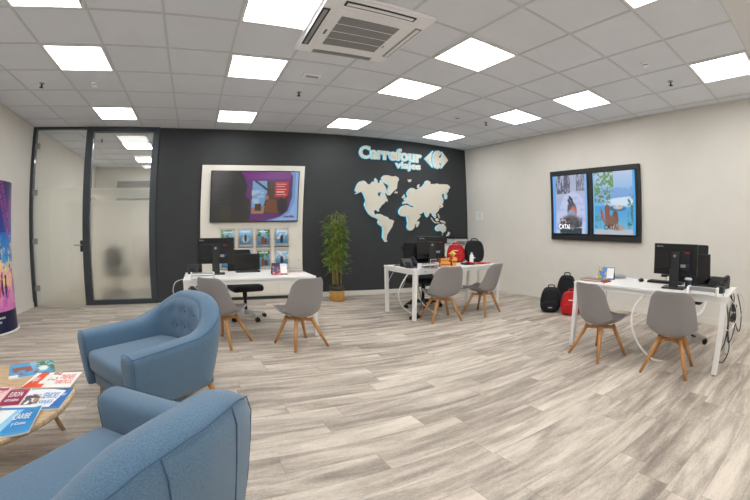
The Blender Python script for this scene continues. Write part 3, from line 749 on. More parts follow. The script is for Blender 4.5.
# ------------------------------------------------------------------ armchairs
def make_armchair():
    t = thing('armchair', '', 'armchair', group='blue upholstered tub armchairs')
    # plan path of the shell centre line (facing +x), from the right arm front round the back to the left arm front
    N = 61
    W_ = .355; XF = .37; XB = -.335
    pts = []
    def path(s_):            # s_ in -1..1
        a = abs(s_); sg_ = 1 if s_ >= 0 else -1
        La = .47
        if a > 1-La:         # straight arm, slightly splayed towards the front
            k = (a-(1-La))/La
            return (-.06+(XF+.06)*k, sg_*(W_-.012+.022*k))
        k = a/(1-La)*PI/2
        n_ = 2.9
        c, s2 = abs(math.cos(k))**(2/n_), abs(math.sin(k))**(2/n_)
        return (-.06+(XB+.06)*c, sg_*(W_-.012)*s2)
    raw = [path(-1+2*i/400) for i in range(401)]
    L = [0]
    for p, q in zip(raw, raw[1:]): L.append(L[-1]+math.hypot(q[0]-p[0], q[1]-p[1]))
    def at(d):
        for i in range(400):
            if L[i+1] >= d: f = (d-L[i])/(L[i+1]-L[i]+1e-9); return (raw[i][0]*(1-f)+raw[i+1][0]*f, raw[i][1]*(1-f)+raw[i+1][1]*f)
        return raw[-1]
    TL = L[-1]
    def top(q):      # q=0 back centre .. 1 arm front
        k = min(1, max(0, (q-.17)/.31)); k = k*k*(3-2*k)
        return .80-.012*(q/.2)**2*(q < .2) - (.012+.212*k)*(1 if q > .2 else 0) - .012*(0 if q > .2 else 0) - .02*max(0, q-.5)/.5
    def top(q):
        k = min(1, max(0, (q-.14)/.40)); k = k*k*(3-2*k)
        return .815-.02*(q/.2)**2*(q < .2)-.02*(q >= .2)-.21*k-.025*max(0, q-.5)/.5
    prof = []
    def section(d, shrink=0):
        x, y = at(d); x2, y2 = at(min(d+.004, TL)); x1, y1 = at(max(d-.004, 0))
        tx, ty = x2-x1, y2-y1; l_ = math.hypot(tx, ty); tx /= l_; ty /= l_
        nx, ny = ty, -tx                   # outward
        if nx*(x+.05)+ny*y < 0: nx, ny = -nx, -ny
        q = abs(d/TL-.5)*2
        zt = top(q); th = .072 if q > .5 else .072+.010*(1-q/.5)
        zb = .145
        lean = .055*max(0, 1-q/.55)        # the back leans outward
        out = []
        for (o, h) in [(-.9, .0), (.35, .0), (.62, .04), (.78, .2), (.93, .45), (1.0, .7), (1.02, .88), (.86, .955), (.45, .99), (0, 1.0), (-.45, .99), (-.86, .95), (-1.0, .86), (-1.0, .6), (-1.0, .3)]:
            zz_ = zb+(zt-zb)*h
            inner = -(.055)*(1-h)*0
            bulge = lean*(h-.2) + (.0 if o < 0 else -.065*(1-h)**1.3)
            oo = o*(th-shrink*.55)+bulge
            out.append(Vector((x+nx*oo, y+ny*oo, zz_-(shrink*.6 if h > .8 else 0)+(shrink*.3 if h < .1 else 0))))
        return out, Vector((tx, ty, 0))
    secs = []
    ds = [TL*i/(N-1) for i in range(N)]
    for i, d in enumerate(ds):
        sc, tg = section(d)
        secs.append(sc)
    for end in (0, 1):
        d = 0 if end == 0 else TL
        for sh, off in ((.012, .012), (.035, .02)):
            sc, tg = section(d, sh); v = tg*(-off if end == 0 else off)
            sc = [p+v for p in sc]
            secs.insert(0, sc) if end == 0 else secs.append(sc)
    mb = MB(); n = len(secs[0]); V = [[mb.b.verts.new(p) for p in s_] for s_ in secs]
    for i in range(len(V)-1):
        for j in range(n): mb.b.faces.new((V[i][j], V[i][(j+1) % n], V[i+1][(j+1) % n], V[i+1][j]))
    mb.b.faces.new(V[0]); mb.b.faces.new(V[-1][::-1])
    sh = mb.build('tub_shell', M_['blue'], t, subsurf=1, smooth=True)
    # seams: along the outer top edge and down the back
    mb = MB()
    mb.tube([section(TL*i/90)[0][7]+Vector((0, 0, .004)) for i in range(91)], .0022, 6)
    for q in (.36, .44, .56, .64):
        mb.tube([section(TL*q)[0][k] for k in (7, 6, 5, 4, 3, 2)], .002, 6)
    for d in (0.0, TL):
        mb.tube([section(d)[0][k] for k in (2, 3, 4, 5, 6, 7, 8, 9, 10, 11, 12, 13, 14)], .002, 6)
    mb.build('seam', M_['blue_dark'], sh)
    # inner back cushion
    def fc(i, j):
        u = -1+2*i/16; v = j/10
        d = TL*(.5+u*.185); sc, _ = section(d); p = sc[12].lerp(sc[14], 1-v) if v < 1 else sc[12]
        zt = sc[11].z-.015; z = .40+(zt-.40)*v
        x, y = p.x, p.y; e = 1-max(abs(u)**4, (2*v-1)**6)
        c = Vector((.05, 0, z)) - Vector((x, y, z)); c.normalize()
        q = Vector((x, y, z)) + c*(.034*e-.009)
        for bu, bv in ((-.42, .72), (0, .72), (.42, .72), (-.3, .38), (.3, .38), (0, .38)):
            dd = ((u-bu)/.16)**2+((v-bv)/.13)**2
            q -= c*.016*math.exp(-dd*1.5)
        return q
    mb = MB(); G = mb.grid(fc, 33, 21) if False else None
    mb = MB()
    def fc2(i, j): return fc(i/2, j/2)
    mb.grid(fc2, 33, 21)
    bc = mb.build('back_cushion', M_['blue'], sh, smooth=True)
    mb = MB()
    for bu, bv in ((-.42, .72), (0, .72), (.42, .72), (-.3, .38), (.3, .38), (0, .38)):
        p = fc((bu+1)*8, bv*10); MB().ball(p+Vector((.004, 0, 0)), (.008, .012, .012), 12).build('button', M_['blue'], bc)
    # seat
    mb = MB(); mb.box((.05, 0, .345), (.65, .58, .17)); 
    mb.build('seat_cushion', M_['blue'], t, bevel=.045, seg=5, smooth=True)
    mb = MB(); mb.box((.04, 0, .21), (.62, .58, .13)); mb.build('seat_base', M_['blue'], t, bevel=.03, seg=3, smooth=True)
    for sx, sy in ((.29, .27), (.29, -.27), (-.24, .24), (-.24, -.24)):
        k = 1 if sx > 0 else -1
        mb = MB(); mb.rod((sx+k*.035, sy*1.12, 0), (sx, sy, .165), .013, .024, 16); mb.build('leg', M_['beech'], t)
    return t
a0 = make_armchair()
a0.scale = (1.16, 1.16, .98); a0.location = (1.50, -3.87, 0); a0.rotation_euler.z = R(216); a0['label'] = 'blue buttoned armchair facing the coffee table, standing farther from the camera'
a1 = dup(a0, (1.49, -5.61, 0), R(141), 'blue armchair in the near left corner seen from behind its backrest'); a1.scale = (1.14, 1.14, 1.03)

# ------------------------------------------------------------------ coffee table and magazines
TC = (.55, -4.78)
ct = thing('coffee_table', 'round pale wood coffee table covered with travel magazines', 'table', (*TC, 0))
MB().lathe([(.555, .405), (.577, .409), (.58, .413), (.58, .43), (.577, .435)], 96).build('table_top', M_['oak'], ct)
for k in range(3):
    a_ = R(62+120*k); c, s_ = math.cos(a_), math.sin(a_)
    MB().rod((.585*c, .585*s_, 0), (.44*c, .44*s_, .406), .014, .024, 16).build('leg', M_['oak'], ct)
    
def magazine(label, q, z, art, pages=.008, curl=0, group='magazines on the coffee table'):
    """q: four world corners (bottom left, bottom right, top right, top left) as read"""
    c = sum((Vector((*p, 0)) for p in q), Vector())/4
    t = thing('magazine', label, 'magazine', (c.x, c.y, z), group=group)
    bl, br, tr, tl = [Vector((p[0]-c.x, p[1]-c.y, 0)) for p in q]
    # square the sheet up: keep centre, axes and sizes
    ux = ((br-bl)+(tr-tl))/2; uy = ((tl-bl)+(tr-br))/2; uy = uy-ux.normalized()*uy.dot(ux.normalized())*.8
    def P(u, v, dz=0): return ux*(u-.5)+uy*(v-.5)+Vector((0, 0, dz+curl*max(0, u-.6)**2*6))
    mb = MB(); n = 12
    A0 = [[mb.b.verts.new(P(i/n, j, pages*k)) for k in (0, 1) for j in (0, 1)] for i in range(n+1)]
    for i in range(n):
        a, b = A0[i], A0[i+1]
        for f in ((a[0], b[0], b[1], a[1]), (a[2], a[3], b[3], b[2]), (a[0], a[2], b[2], b[0]), (a[1], b[1], b[3], a[3])): mb.b.faces.new(f)
    mb.b.faces.new((A0[0][0], A0[0][1], A0[0][3], A0[0][2])); mb.b.faces.new((A0[n][0], A0[n][2], A0[n][3], A0[n][1]))
    mb.build('pages', M_['paper'], t)
    picture('cover', art, M_['pic'], t, lambda u, v: P(u, v, pages+.0008))
    return t, P, pages+.0016
def mag_text(t, P, h, s_, m, u0, u1, v0, v1, bold=.0):
    ux = (P(1, .5)-P(0, .5)); uy = (P(.5, 1)-P(.5, 0)); lx, ly = ux.length, uy.length
    M = Matrix.Identity(4); o = P(0, 0); a, b = ux/lx, uy/ly; n_ = a.cross(b)
    for i in range(3): M[i][0] = a[i]; M[i][1] = b[i]; M[i][2] = n_[i]; M[i][3] = o[i]+ (h if i == 2 else 0)
    text_obj('title', s_, .1, m, t, M, .0003, bold, fit=(u0*lx, u1*lx, v0*ly, v1*ly))
WH = mat('white_ink', rgb(245, 245, 245), .5); RD = mat('red_ink', rgb(225, 70, 50), .5); BL = mat('blue_ink', rgb(60, 130, 200), .5); BK = mat('black_ink', rgb(40, 40, 44), .5)
# as read from the table's far side the covers run to the right of the picture
a = Art(60, 34, (120, 190, 235)); a.grad((60, 150, 215), (150, 205, 240)); a.noisy((a.u > .6), (70, 120, 60), 8, 6, .5, 2); a.poly([(0, 1), (.45, 1), (.4, .2), (0, .3)], (70, 160, 220)); a.noisy((a.u < .62)*(a.v < .75)*(a.v > .15), (158, 84, 60), 7, 5, .48, 5); a.rect(0, .2, 0, .18, (250, 245, 225)); a.ell(.75, .45, .12, .2, (235, 245, 250), .6)
magazine('magazine with brown figures and blue sea, farthest of those on the coffee table', [(.667, -4.476), (.93, -4.36), (.774, -4.15), (.503, -4.23)], .435, a)
a = Art(70, 44, (244, 242, 240)); a.poly([(0, 0), (.26, 0), (.30, 1), (.12, 1)], (232, 86, 44)); a.rect(.24, .42, .0, .26, (238, 96, 60)); a.noisy((a.u > .4)*(a.u < .58)*(a.v > .45), (170, 140, 140), 9, 8, .5, 4)
t, P, h = magazine('white magazine with an orange band and red title beside the blue edged one', [(.798, -4.655), (1.115, -4.665), (1.075, -4.43), (.80, -4.415)], .446, a, .006)
mag_text(t, P, h, 'TRENES', RD, .62, .93, .52, .82); mag_text(t, P, h, 'TURISTICOS', RD, .60, .95, .22, .45); mag_text(t, P, h, 'viajes', WH, .06, .2, .3, .75)
a = Art(70, 44, (238, 240, 244)); a.poly([(.80, 0), (1, 0), (1, 1), (.9, 1)], (40, 110, 186)); a.grad((40, 120, 196), (90, 150, 206), 0, .1); a.poly([(.62, 1), (1, 1), (1, .86)], (44, 116, 190)); a.noisy((a.u > .18)*(a.u < .55)*(a.v > .2)*(a.v < .75), (96, 84, 96), 9, 7, .47, 6); a.ell(.48, .45, .05, .1, (180, 140, 110), .4)
t, P, h = magazine('white and blue magazine with a crowd picture at the centre right of the coffee table', [(.80, -4.915), (1.135, -4.925), (1.095, -4.67), (.80, -4.66)], .4355, a, .0085)
mag_text(t, P, h, 'SENIORS', BL, .54, .82, .5, .8); mag_text(t, P, h, 'VIAJES', BL, .56, .8, .2, .42); mag_text(t, P, h, 'tour', WH, .84, .94, .62, .76)
a = Art(60, 44, (150, 26, 70)); a.rect(0, .05, 0, 1, (225, 170, 190)); a.rect(.95, 1, 0, 1, (225, 190, 200)); a.rect(.1, .9, .9, .93, (220, 170, 190))
t, P, h = magazine('maroon booklet with pink edge lying on the white and blue magazine', [(.775, -4.885), (.905, -4.87), (.85, -4.66), (.735, -4.665)], .4455, a, .004)
mag_text(t, P, h, 'EUROPA', WH, .2, .8, .5, .8); mag_text(t, P, h, 'circuitos', WH, .2, .8, .22, .4)
a = Art(50, 40, (240, 214, 212)); a.noisy(a.v > .5, (232, 160, 160), 6, 5, .5, 4); a.rect(.2, .9, .8, .92, (150, 60, 100)); a.rect(.1, .9, .1, .16, (190, 60, 80)); a.rect(.1, .9, .4, .44, (200, 90, 110))
t, P, h = magazine('pale pink magazine at the left edge of the photo partly under the maroon booklet', [(.56, -4.88), (.765, -4.875), (.725, -4.60), (.54, -4.61)], .4355, a, .0075)
mag_text(t, P, h, 'MAGICA', mat('plum_ink', rgb(140, 30, 80), .5), .3, .85, .2, .36)
a = Art(70, 50, (236, 240, 244)); a.poly([(.42, 0), (1, 0), (1, 1), (.62, 1), (.5, .5)], (40, 140, 206)); a.poly([(.36, 0), (.5, 0), (.6, .5), (.7, 1), (.58, 1), (.46, .5)], (150, 205, 235)); a.grad((50, 150, 210), (60, 160, 215), 0, .07); a.rect(.08, .3, .55, .62, (70, 60, 60)); a.rect(.2, .4, .36, .42, (60, 70, 90))
t, P, h = magazine('blue and white magazine with a curled edge, nearest on the coffee table', [(.77, -5.20), (1.075, -5.17), (1.01, -4.90), (.72, -4.945)], .4355, a, .008, curl=.012)
mag_text(t, P, h, 'CARIBE', WH, .62, .9, .5, .72); mag_text(t, P, h, 'y Costas', WH, .66, .88, .25, .4)

# ------------------------------------------------------------------ totem by the left wall
to = thing('advert_totem', 'oval column display with a night blue, pink and purple holiday poster by the left wall', 'display', (-1.13, -1.31, 0))
ra, rb = .215, .33
def ell_prof(r, z): return (r, z)
MB().lathe([(.24, 0), (.24, .012), (.232, .018)], 64, sy=1.5).build('base_plate', M_['whitem'], to)
a = Art(150, 150, (38, 34, 84)); a.grad((22, 24, 70), (16, 20, 60), 0, .14); a.grad((226, 120, 190), (240, 196, 170), .14, .42); a.grad((60, 170, 225), (40, 110, 200), .42, .66); a.grad((44, 70, 160), (38, 34, 90), .66, 1)
uu = (a.u*6) % 1
for k, (c_, w_) in enumerate([((150, 60, 140), .035), ((200, 70, 130), .03), ((110, 60, 150), .03)]):
    for off in (0, .1):
        z_ = .60+.05*k+off+.30*(1-abs(uu-.5)*2)*.9
        a.mask(((a.v > z_) & (a.v < z_+w_*.6)).astype(float), c_)
a.noisy((a.v > .42)*(a.v < .64), (240, 208, 160), 40, 16, .55, 9); a.noisy((a.v > .40)*(a.v < .60), (36, 120, 200), 46, 20, .6, 19)
a.noisy((a.v > .14)*(a.v < .40), (196, 110, 200), 30, 20, .52, 5); a.noisy((a.v > .30)*(a.v < .46), (250, 214, 150), 30, 12, .5, 8)
for q in range(6):
    o_ = q/6
    for cx, cy, s_, c_ in ((.062, .285, 1, (190, 70, 120)), (.085, .30, 1.15, (40, 26, 60)), (.12, .29, 1.25, (36, 24, 56))):
        a.ell(o_+cx, cy, .008*s_, .05*s_, c_, .3); a.ell(o_+cx, cy+.06*s_, .005*s_, .014*s_, c_, .3)
tb = picture('poster_wrap', a, M_['pic'], to, lambda u, v: (ra*math.cos(2*PI*u), rb*math.sin(2*PI*u), .018+1.96*v))
for p in tb.data.polygons: p.use_smooth = True
MB().lathe([(ra-.006, .02), (ra-.006, 1.974), (ra-.012, 1.976)], 64, sy=rb/ra).build('core', M_['frame'], to)
def wrap_text(s_, ang, z0, z1, w_, m):
    me = text_mesh(s_, .1, .0, .004)
    xs = [v.co.x for v in me.vertices]; ys = [v.co.y for v in me.vertices]; x0, x1, y0, y1 = min(xs), max(xs), min(ys), max(ys)
    for v in me.vertices:
        th = ang+((v.co.x-x0)/(x1-x0)-.5)*w_; z = z0+(v.co.y-y0)/(y1-y0)*(z1-z0)
        v.co = ((ra+.0025)*math.cos(th), (rb+.0025)*math.sin(th), z)
    me.materials.clear(); me.materials.append(m); o = bpy.data.objects.new('lettering', me); col.objects.link(o); o.parent = tb
for ang in (R(-60), R(120)):
    wrap_text('Vacaciones', ang, 1.74, 1.82, R(62), WH); wrap_text('La magia es', ang, 1.58, 1.64, R(50), WH); wrap_text('de verdad', ang, 1.50, 1.56, R(44), WH)
    wrap_text('PARA MAS INFORMACION', ang, .205, .23, R(60), WH); wrap_text('CONSULTANOS', ang, .15, .175, R(36), WH)

# ------------------------------------------------------------------ bamboo
bp_ = thing('bamboo_plant', 'tall leafy bamboo plant in a woven tan pot against the charcoal wall', 'plant', (4.52, .01, 0)); bp_.scale = (1.06, 1.06, 1.05)
pot = MB().lathe([(.125, 0), (.13, .02), (.135, .2), (.132, .2), (.11, .19)], 32).build('pot', M_['pot'], bp_)
MB().lathe([(.138, .19), (.14, .21), (.138, .27), (.128, .272), (.12, .24)], 32).build('liner', M_['rim'], pot)
mb = MB(); mb2 = MB(); rnd = random.Random(3)
for k in range(13):
    a_ = rnd.uniform(0, 2*PI); r_ = rnd.uniform(.015, .09); x, y = r_*math.cos(a_), r_*math.sin(a_)
    lean = Vector((rnd.uniform(-.07, .07), rnd.uniform(-.06, .05), 0)); h_ = rnd.uniform(1.1, 1.5)
    P0 = Vector((x, y, .24)); pts = [P0+lean*(q/6)**1.4+Vector((0, 0, (h_-.24)*q/6)) for q in range(7)]
    mb.tube(pts, [.0085-.0008*q for q in range(7)], 7)
    nl = 58
    for q in range(nl):
        f = rnd.uniform(.16, 1)**.75; p = pts[0].lerp(pts[6], f) if False else pts[min(5, int(f*6))].lerp(pts[min(6, int(f*6)+1)], f*6 % 1)
        az = rnd.uniform(0, 2*PI); br = rnd.uniform(.02, .17)*(1-.25*abs(f-.6)); dz = rnd.uniform(-.02, .1)
        q0 = p+Vector((br*math.cos(az), br*math.sin(az)*.8, dz))
        if rnd.random() < .25: mb.tube([p, q0], [.002, .0012], 4)
        for w_ in range(2):
            az2 = az+rnd.uniform(-1.1, 1.1); dirv = Vector((math.cos(az2), math.sin(az2)*.8, rnd.uniform(-.7, .5))).normalized()
            ll = rnd.uniform(.07, .13); sd = dirv.cross(Vector((rnd.uniform(-.4, .4), rnd.uniform(-.4, .4), 1))).normalized()*rnd.uniform(.006, .011)
            a1 = mb2.b.verts.new(q0); b1 = mb2.b.verts.new(q0+dirv*ll*.4+sd); c1 = mb2.b.verts.new(q0+dirv*ll+Vector((0, 0, -.02))); d1_ = mb2.b.verts.new(q0+dirv*ll*.4-sd)
            mb2.b.faces.new((a1, b1, c1, d1_))
mb.build('canes', M_['cane'], bp_); mb2.build('foliage', M_['leaf'], bp_, recalc=False)

# ------------------------------------------------------------------ things on the desks
def make_monitor(label, loc, rz, w=.50, h=.32, back=True, mark=True, lift=.13, cat='monitor'):
    """screen faces +x"""
    t = thing('monitor', label, cat, loc, rz)
    zc = lift+h/2
    hs = MB().box((0, 0, zc), (.035, w, h)).box((-.028, 0, zc-.01), (.03, w*.72, h*.62)).build('screen_housing', M_['black'], t, bevel=.006)
    MB().box((.0185, 0, zc+.004), (.002, w-.03, h-.035)).build('screen', M_['screen'], t)
    mb = MB(); mb.box((-.055, 0, (zc+.03)/2), (.022, .10, zc+.05)); mb.box((-.05, 0, zc+.02), (.03, .11, .11)); mb.build('stand', M_['black2'], t, bevel=.006)
    mb = MB(); mb.box((-.01, 0, .008), (.20, .24, .016)); mb.build('stand_base', M_['black2'], t, bevel=.007)
    if back:
        mp = MB().box((-.062, .13, zc), (.036, .17, .17)).build('mini_computer', M_['black'], t, bevel=.005)
        MB().ball((-.066, 0, zc+.035), (.012, .016, .016), 14).build('mount_cap', M_['grey'], t)
        Mt = frame((-.0435, 0, 0), (0, -1, 0), (0, 0, 1))
        text_obj('maker_mark', 'lenovo', .1, M_['lgrey'], hs, frame((-.0182, 0, 0), (0, -1, 0), (0, 0, 1)), .0004, 0, fit=(-w/2+.03, -w/2+.095, zc+h/2-.035, zc+h/2-.018))
        MB().box((-.0445, -.13, zc+.07), (.002, .045, .008)).build('red_label', M_['red'], hs)
        MB().box((-.0445, -.14, zc-.05), (.002, .02, .02)).build('blue_label', mat('blue_label', rgb(30, 60, 150), .4), hs)
        MB().box((-.0445, -.09, zc-.06), (.002, .055, .03)).build('spec_label', M_['grey'], hs)
    return t
make_monitor('black monitor seen from the back on the desk before the television board', (2.12, -1.80, .735), R(86))
make_monitor('black monitor seen from the back below the world map, beside the gold toys', (5.27, -1.80, .735), R(70), w=.40, h=.30, lift=.12)
make_monitor('black monitor seen from the back on the desk near the right wall', (5.84, -5.44, .735), R(8), w=.47, h=.31, lift=.135)
# second, lower displays
def make_display(label, loc, rz, w, h, tilt=.15, edge=None):
    t = thing('low_display', label, 'display', loc, rz)
    o = MB().box((-math.sin(tilt)*h/2, 0, .02+math.cos(tilt)*h/2), (.02, w, h), ry=-tilt).build('display_housing', M_['black'], t, bevel=.004)
    MB().box((-math.sin(tilt)*h/2+.0108*math.cos(tilt), 0, .02+math.cos(tilt)*h/2+.0108*math.sin(tilt)), (.0015, w-.025, h-.03), ry=-tilt).build('screen', M_['screen'], o)
    MB().box((.05, 0, .009), (.26, w*.9, .018)).build('keyboard_base', M_['black2'], t, bevel=.005)
    if edge: MB().box((-math.sin(tilt)*h/2-.012, w/2, .02+math.cos(tilt)*h/2), (.014, .006, h), ry=-tilt).build('silver_edge', M_['metal'], o)
    return t
make_display('small dark open screen facing the camera, right of the monitor on the television board desk', (2.58, -1.55, .735), R(-92), .38, .21)
make_display('dark laptop screen tilted behind the monitor on the desk below the world map', (5.33, -1.32, .735), R(-120), .40, .30, edge=1)
make_display('dark slim screen standing behind the monitor on the desk near the right wall', (6.22, -5.60, .735), R(215), .28, .32, .1)

def make_phone(label, loc, rz):
    t = thing('desk_phone', label, 'telephone', loc, rz)
    o = MB().prism([(-.09, 0), (.10, 0), (.10, .02), (-.05, .11), (-.09, .11)], -.10, .10, frame((0, 0, 0), (1, 0, 0), (0, 0, 1))).build('phone_body', M_['black'], t, bevel=.006)
    mb = MB(); mb.tube([(.06, .075, .075), (.0, .075, .115), (-.06, .075, .125)], .013, 10); mb.ball((.065, .075, .062), (.03, .025, .022)); mb.ball((-.07, .075, .115), (.03, .025, .022)); mb.build('handset', M_['black2'], t)
    MB().box((-.02, -.03, .088), (.07, .09, .004), ry=.54).build('phone_display', M_['grey'], o)
    mb = MB()
    for i in range(4):
        for j in range(3): mb.box((.03+i*.017, -.055+j*.025, .068-i*.0103), (.011, .017, .006), ry=.54)
    mb.build('buttons', M_['black2'], o)
    return t
make_phone('black desk phone at the far left corner of the television board desk', (1.83, -1.62, .735), R(-90))
make_phone('black desk phone on the left end of the desk below the world map', (5.02, -1.62, .735), R(-100))
make_phone('black desk phone at the near end of the desk near the right wall', (6.22, -5.83, .735), R(170))

def make_tray(label, loc, rz):
    t = thing('cable_tray', label, 'cable tray', loc, rz, group='white clip-on cable trays')
    mb = MB(); mb.b2(-.17, .17, -.05, .05, .075, .083); mb.b2(-.17, .17, -.05, -.044, .04, .075); mb.b2(-.17, .17, .044, .05, .04, .075)
    mb.build('channel', M_['grey'], t, bevel=.003)
    for s_ in (-1, 1):
        mb = MB(); mb.b2(s_*.165-.012, s_*.165+.012, -.06, .06, -.007, .09); mb.build('end_bracket', M_['whitem'], t, bevel=.005)
    MB().tube([(-.15, -.07, .06), (-.05, -.075, .062), (.05, -.075, .062), (.15, -.07, .06)], .012, 10).build('rail', M_['white'], t)
    return t
tr = make_tray('white cable tray clipped to the near left corner of the television board desk', (1.93, -2.325, .742), 0); tr.scale = (.82, .75, .8)
dup(tr, (5.06, -2.05, .742), R(-1), 'white cable tray on the near left corner of the desk below the world map')
dup(tr, (5.56, -5.83, .742), R(94), 'white cable tray by the right wall, above the corrugated hose')

def spline(pts, n=10):
    P = [Vector(p) for p in pts]; out = []
    for i in range(len(P)-1):
        a, b, c, d = P[max(i-1, 0)], P[i], P[i+1], P[min(i+2, len(P)-1)]
        for k in range(n):
            f = k/n; out.append(.5*((2*b)+(-a+c)*f+(2*a-5*b+4*c-d)*f*f+(-a+3*b-3*c+d)*f**3))
    return out+[P[-1]]
def cable(label, pts, r, m, name='cable', cat='cable', group=None):
    pp = spline(pts); c = pp[0].copy()
    o = MB().tube([p-c for p in pp], r, 8).build(name, m, None, tuple(c)); return tag(o, label, cat, group)
def hose(label, pts, r, m):
    pp = spline(pts, 24); c = pp[0].copy()
    o = MB().tube([p-c for p in pp], [r*(1+.22*(k % 2)) for k in range(len(pp))], 10).build('cable_hose', m, None, tuple(c)); return tag(o, label, 'hose')
# right desk
hose('white corrugated hose looping under the cable tray of the desk by the right wall', [(5.50, -5.70, .80), (5.44, -5.71, .74), (5.43, -5.74, .62), (5.45, -5.80, .57), (5.50, -5.85, .60), (5.52, -5.88, .69)], .013, M_['white'])
cable('thick white cable bowing from under the desk to the floor between the two shell chairs', [(5.70, -5.25, .70), (5.52, -5.16, .60), (5.45, -5.14, .42), (5.5, -5.22, .2), (5.58, -5.36, .05), (5.66, -5.46, .012)], .012, M_['white'])
cg = 'cables hanging at the near end of the right wall desk'
cable('pale thin cable making a wide loop beside the far leg of the right wall desk', [(5.98, -6.03, .72), (6.12, -6.10, .70), (6.2, -6.13, .58), (6.08, -6.10, .45), (5.93, -6.06, .52), (5.92, -6.04, .66)], .0035, M_['lgrey'], group=cg)
cable('black cable hanging lowest beside the near leg of the right wall desk', [(5.75, -6.01, .73), (5.80, -6.05, .5), (5.72, -6.06, .3), (5.66, -6.02, .16), (5.78, -6.06, .10), (5.90, -6.08, .2), (5.86, -6.05, .4), (5.92, -6.04, .55)], .0055, M_['black'], group=cg)
cable('black cable in a short loop near the power block of the right wall desk', [(5.85, -6.03, .73), (5.95, -6.08, .6), (6.0, -6.1, .42), (6.15, -6.12, .34), (6.25, -6.1, .5), (6.2, -6.05, .7)], .0055, M_['black'], group=cg)
cable('grey cable dropping straight from the tray of the right wall desk', [(5.66, -6.0, .76), (5.72, -6.05, .62), (5.8, -6.06, .5), (5.86, -6.06, .36)], .004, M_['grey'], group=cg)
cable('white cable looping around the near leg of the right wall desk', [(5.62, -6.01, .72), (5.78, -6.10, .66), (5.86, -6.12, .5), (5.72, -6.08, .42), (5.62, -6.04, .52), (5.7, -6.04, .68)], .004, M_['white'], group=cg)
cable('dark grey cable crossing behind the power block of the right wall desk', [(5.95, -6.03, .72), (5.9, -6.08, .55), (6.05, -6.08, .38), (5.98, -6.06, .25), (5.86, -6.05, .34), (5.9, -6.04, .6)], .005, M_['black2'], group=cg)
pb = thing('power_block', 'black power plug block hanging among the cables by the right wall', 'power block', (5.95, -6.07, .50), R(20))
MB().box((0, 0, 0), (.14, .05, .06), rx=.3, ry=.4).build('block_body', M_['black'], pb, bevel=.008)
mb = MB(); mb.rod((.01, 0, .06), (.03, 0, .12), .032, n=18); mb.build('plug', M_['black2'], pb, bevel=.004)
MB().tube([(.03, 0, .11), (.03, 0, .19), (0, .02, .23)], .004, 6).build('lead', M_['black'], pb)
bx = thing('junction_box', 'small black box beside the cable tray at the near end of the right wall desk', 'box', (5.85, -5.93, .735), R(4))
MB().box((0, 0, .03), (.12, .09, .06)).build('box_body', M_['black2'], bx, bevel=.005)
MB().box((.0, 0, .0615), (.07, .05, .003)).build('box_lid', M_['black'], bx)
# middle desk cables
cg = 'cables hanging at the left end of the map wall desk'
cable('thick white cable falling inside the left end of the desk below the world map', [(4.95, -1.9, .74), (4.84, -1.84, .62), (4.80, -1.72, .38), (4.92, -1.62, .16), (5.05, -1.70, .03), (5.12, -1.8, .012)], .009, M_['white'])
cable('white cable sweeping to the floor from the left legs of the map wall desk', [(4.93, -2.0, .72), (4.98, -1.92, .5), (5.1, -1.8, .28), (5.25, -1.85, .1), (5.42, -1.95, .012)], .01, M_['white'])
cable('thin pale cable looping widest at the left end of the desk below the world map', [(4.88, -1.5, .71), (4.76, -1.5, .5), (4.80, -1.55, .3), (4.92, -1.62, .45), (4.95, -1.7, .7)], .0035, M_['lgrey'], group=cg)
cable('black cable hanging beside the near left leg of the desk below the world map', [(4.92, -2.02, .71), (4.9, -2.0, .45), (4.86, -1.98, .22), (4.93, -2.0, .1), (5.0, -2.0, .25), (4.95, -1.98, .5)], .004, M_['black'], group=cg)
cable('blue cable curled on the left end of the desk below the world map', [(4.95, -1.78, .742), (5.05, -1.86, .76), (4.98, -1.95, .755), (5.0, -2.08, .70)], .004, mat('blue_cable', rgb(40, 70, 170), .4))
cable('tangled black cable lying on the left end of the desk below the world map', [(4.86, -1.5, .742), (4.95, -1.42, .745), (5.02, -1.72, .742), (4.86, -1.82, .745), (5.0, -1.88, .742), (5.14, -1.8, .742)], .007, M_['black'])
pw = thing('power_block', 'black power block on the floor behind the near left leg of the map wall desk', 'power block', (4.98, -1.86, .0), R(30))
MB().box((0, 0, .025), (.2, .07, .05)).build('block_body', M_['black'], pw, bevel=.008)
MB().box((.03, .0, .065), (.05, .05, .03)).build('plug', M_['black2'], pw, bevel=.006)
# left desk cables
cable('thick white cable curving under the tray of the television board desk', [(1.78, -2.2, .72), (1.86, -2.25, .62), (2.0, -2.22, .60), (2.15, -2.1, .69)], .013, M_['white'])
cable('dark cable bulging from the left end of the television board desk', [(1.74, -1.9, .72), (1.62, -1.92, .70), (1.58, -1.98, .58), (1.66, -2.0, .52), (1.76, -1.98, .6)], .008, M_['black'])
cable('thin pale cable bulging from the left end of the television board desk', [(1.72, -2.05, .72), (1.58, -2.08, .68), (1.55, -2.12, .56), (1.64, -2.13, .50), (1.73, -2.1, .56)], .005, M_['lgrey'])

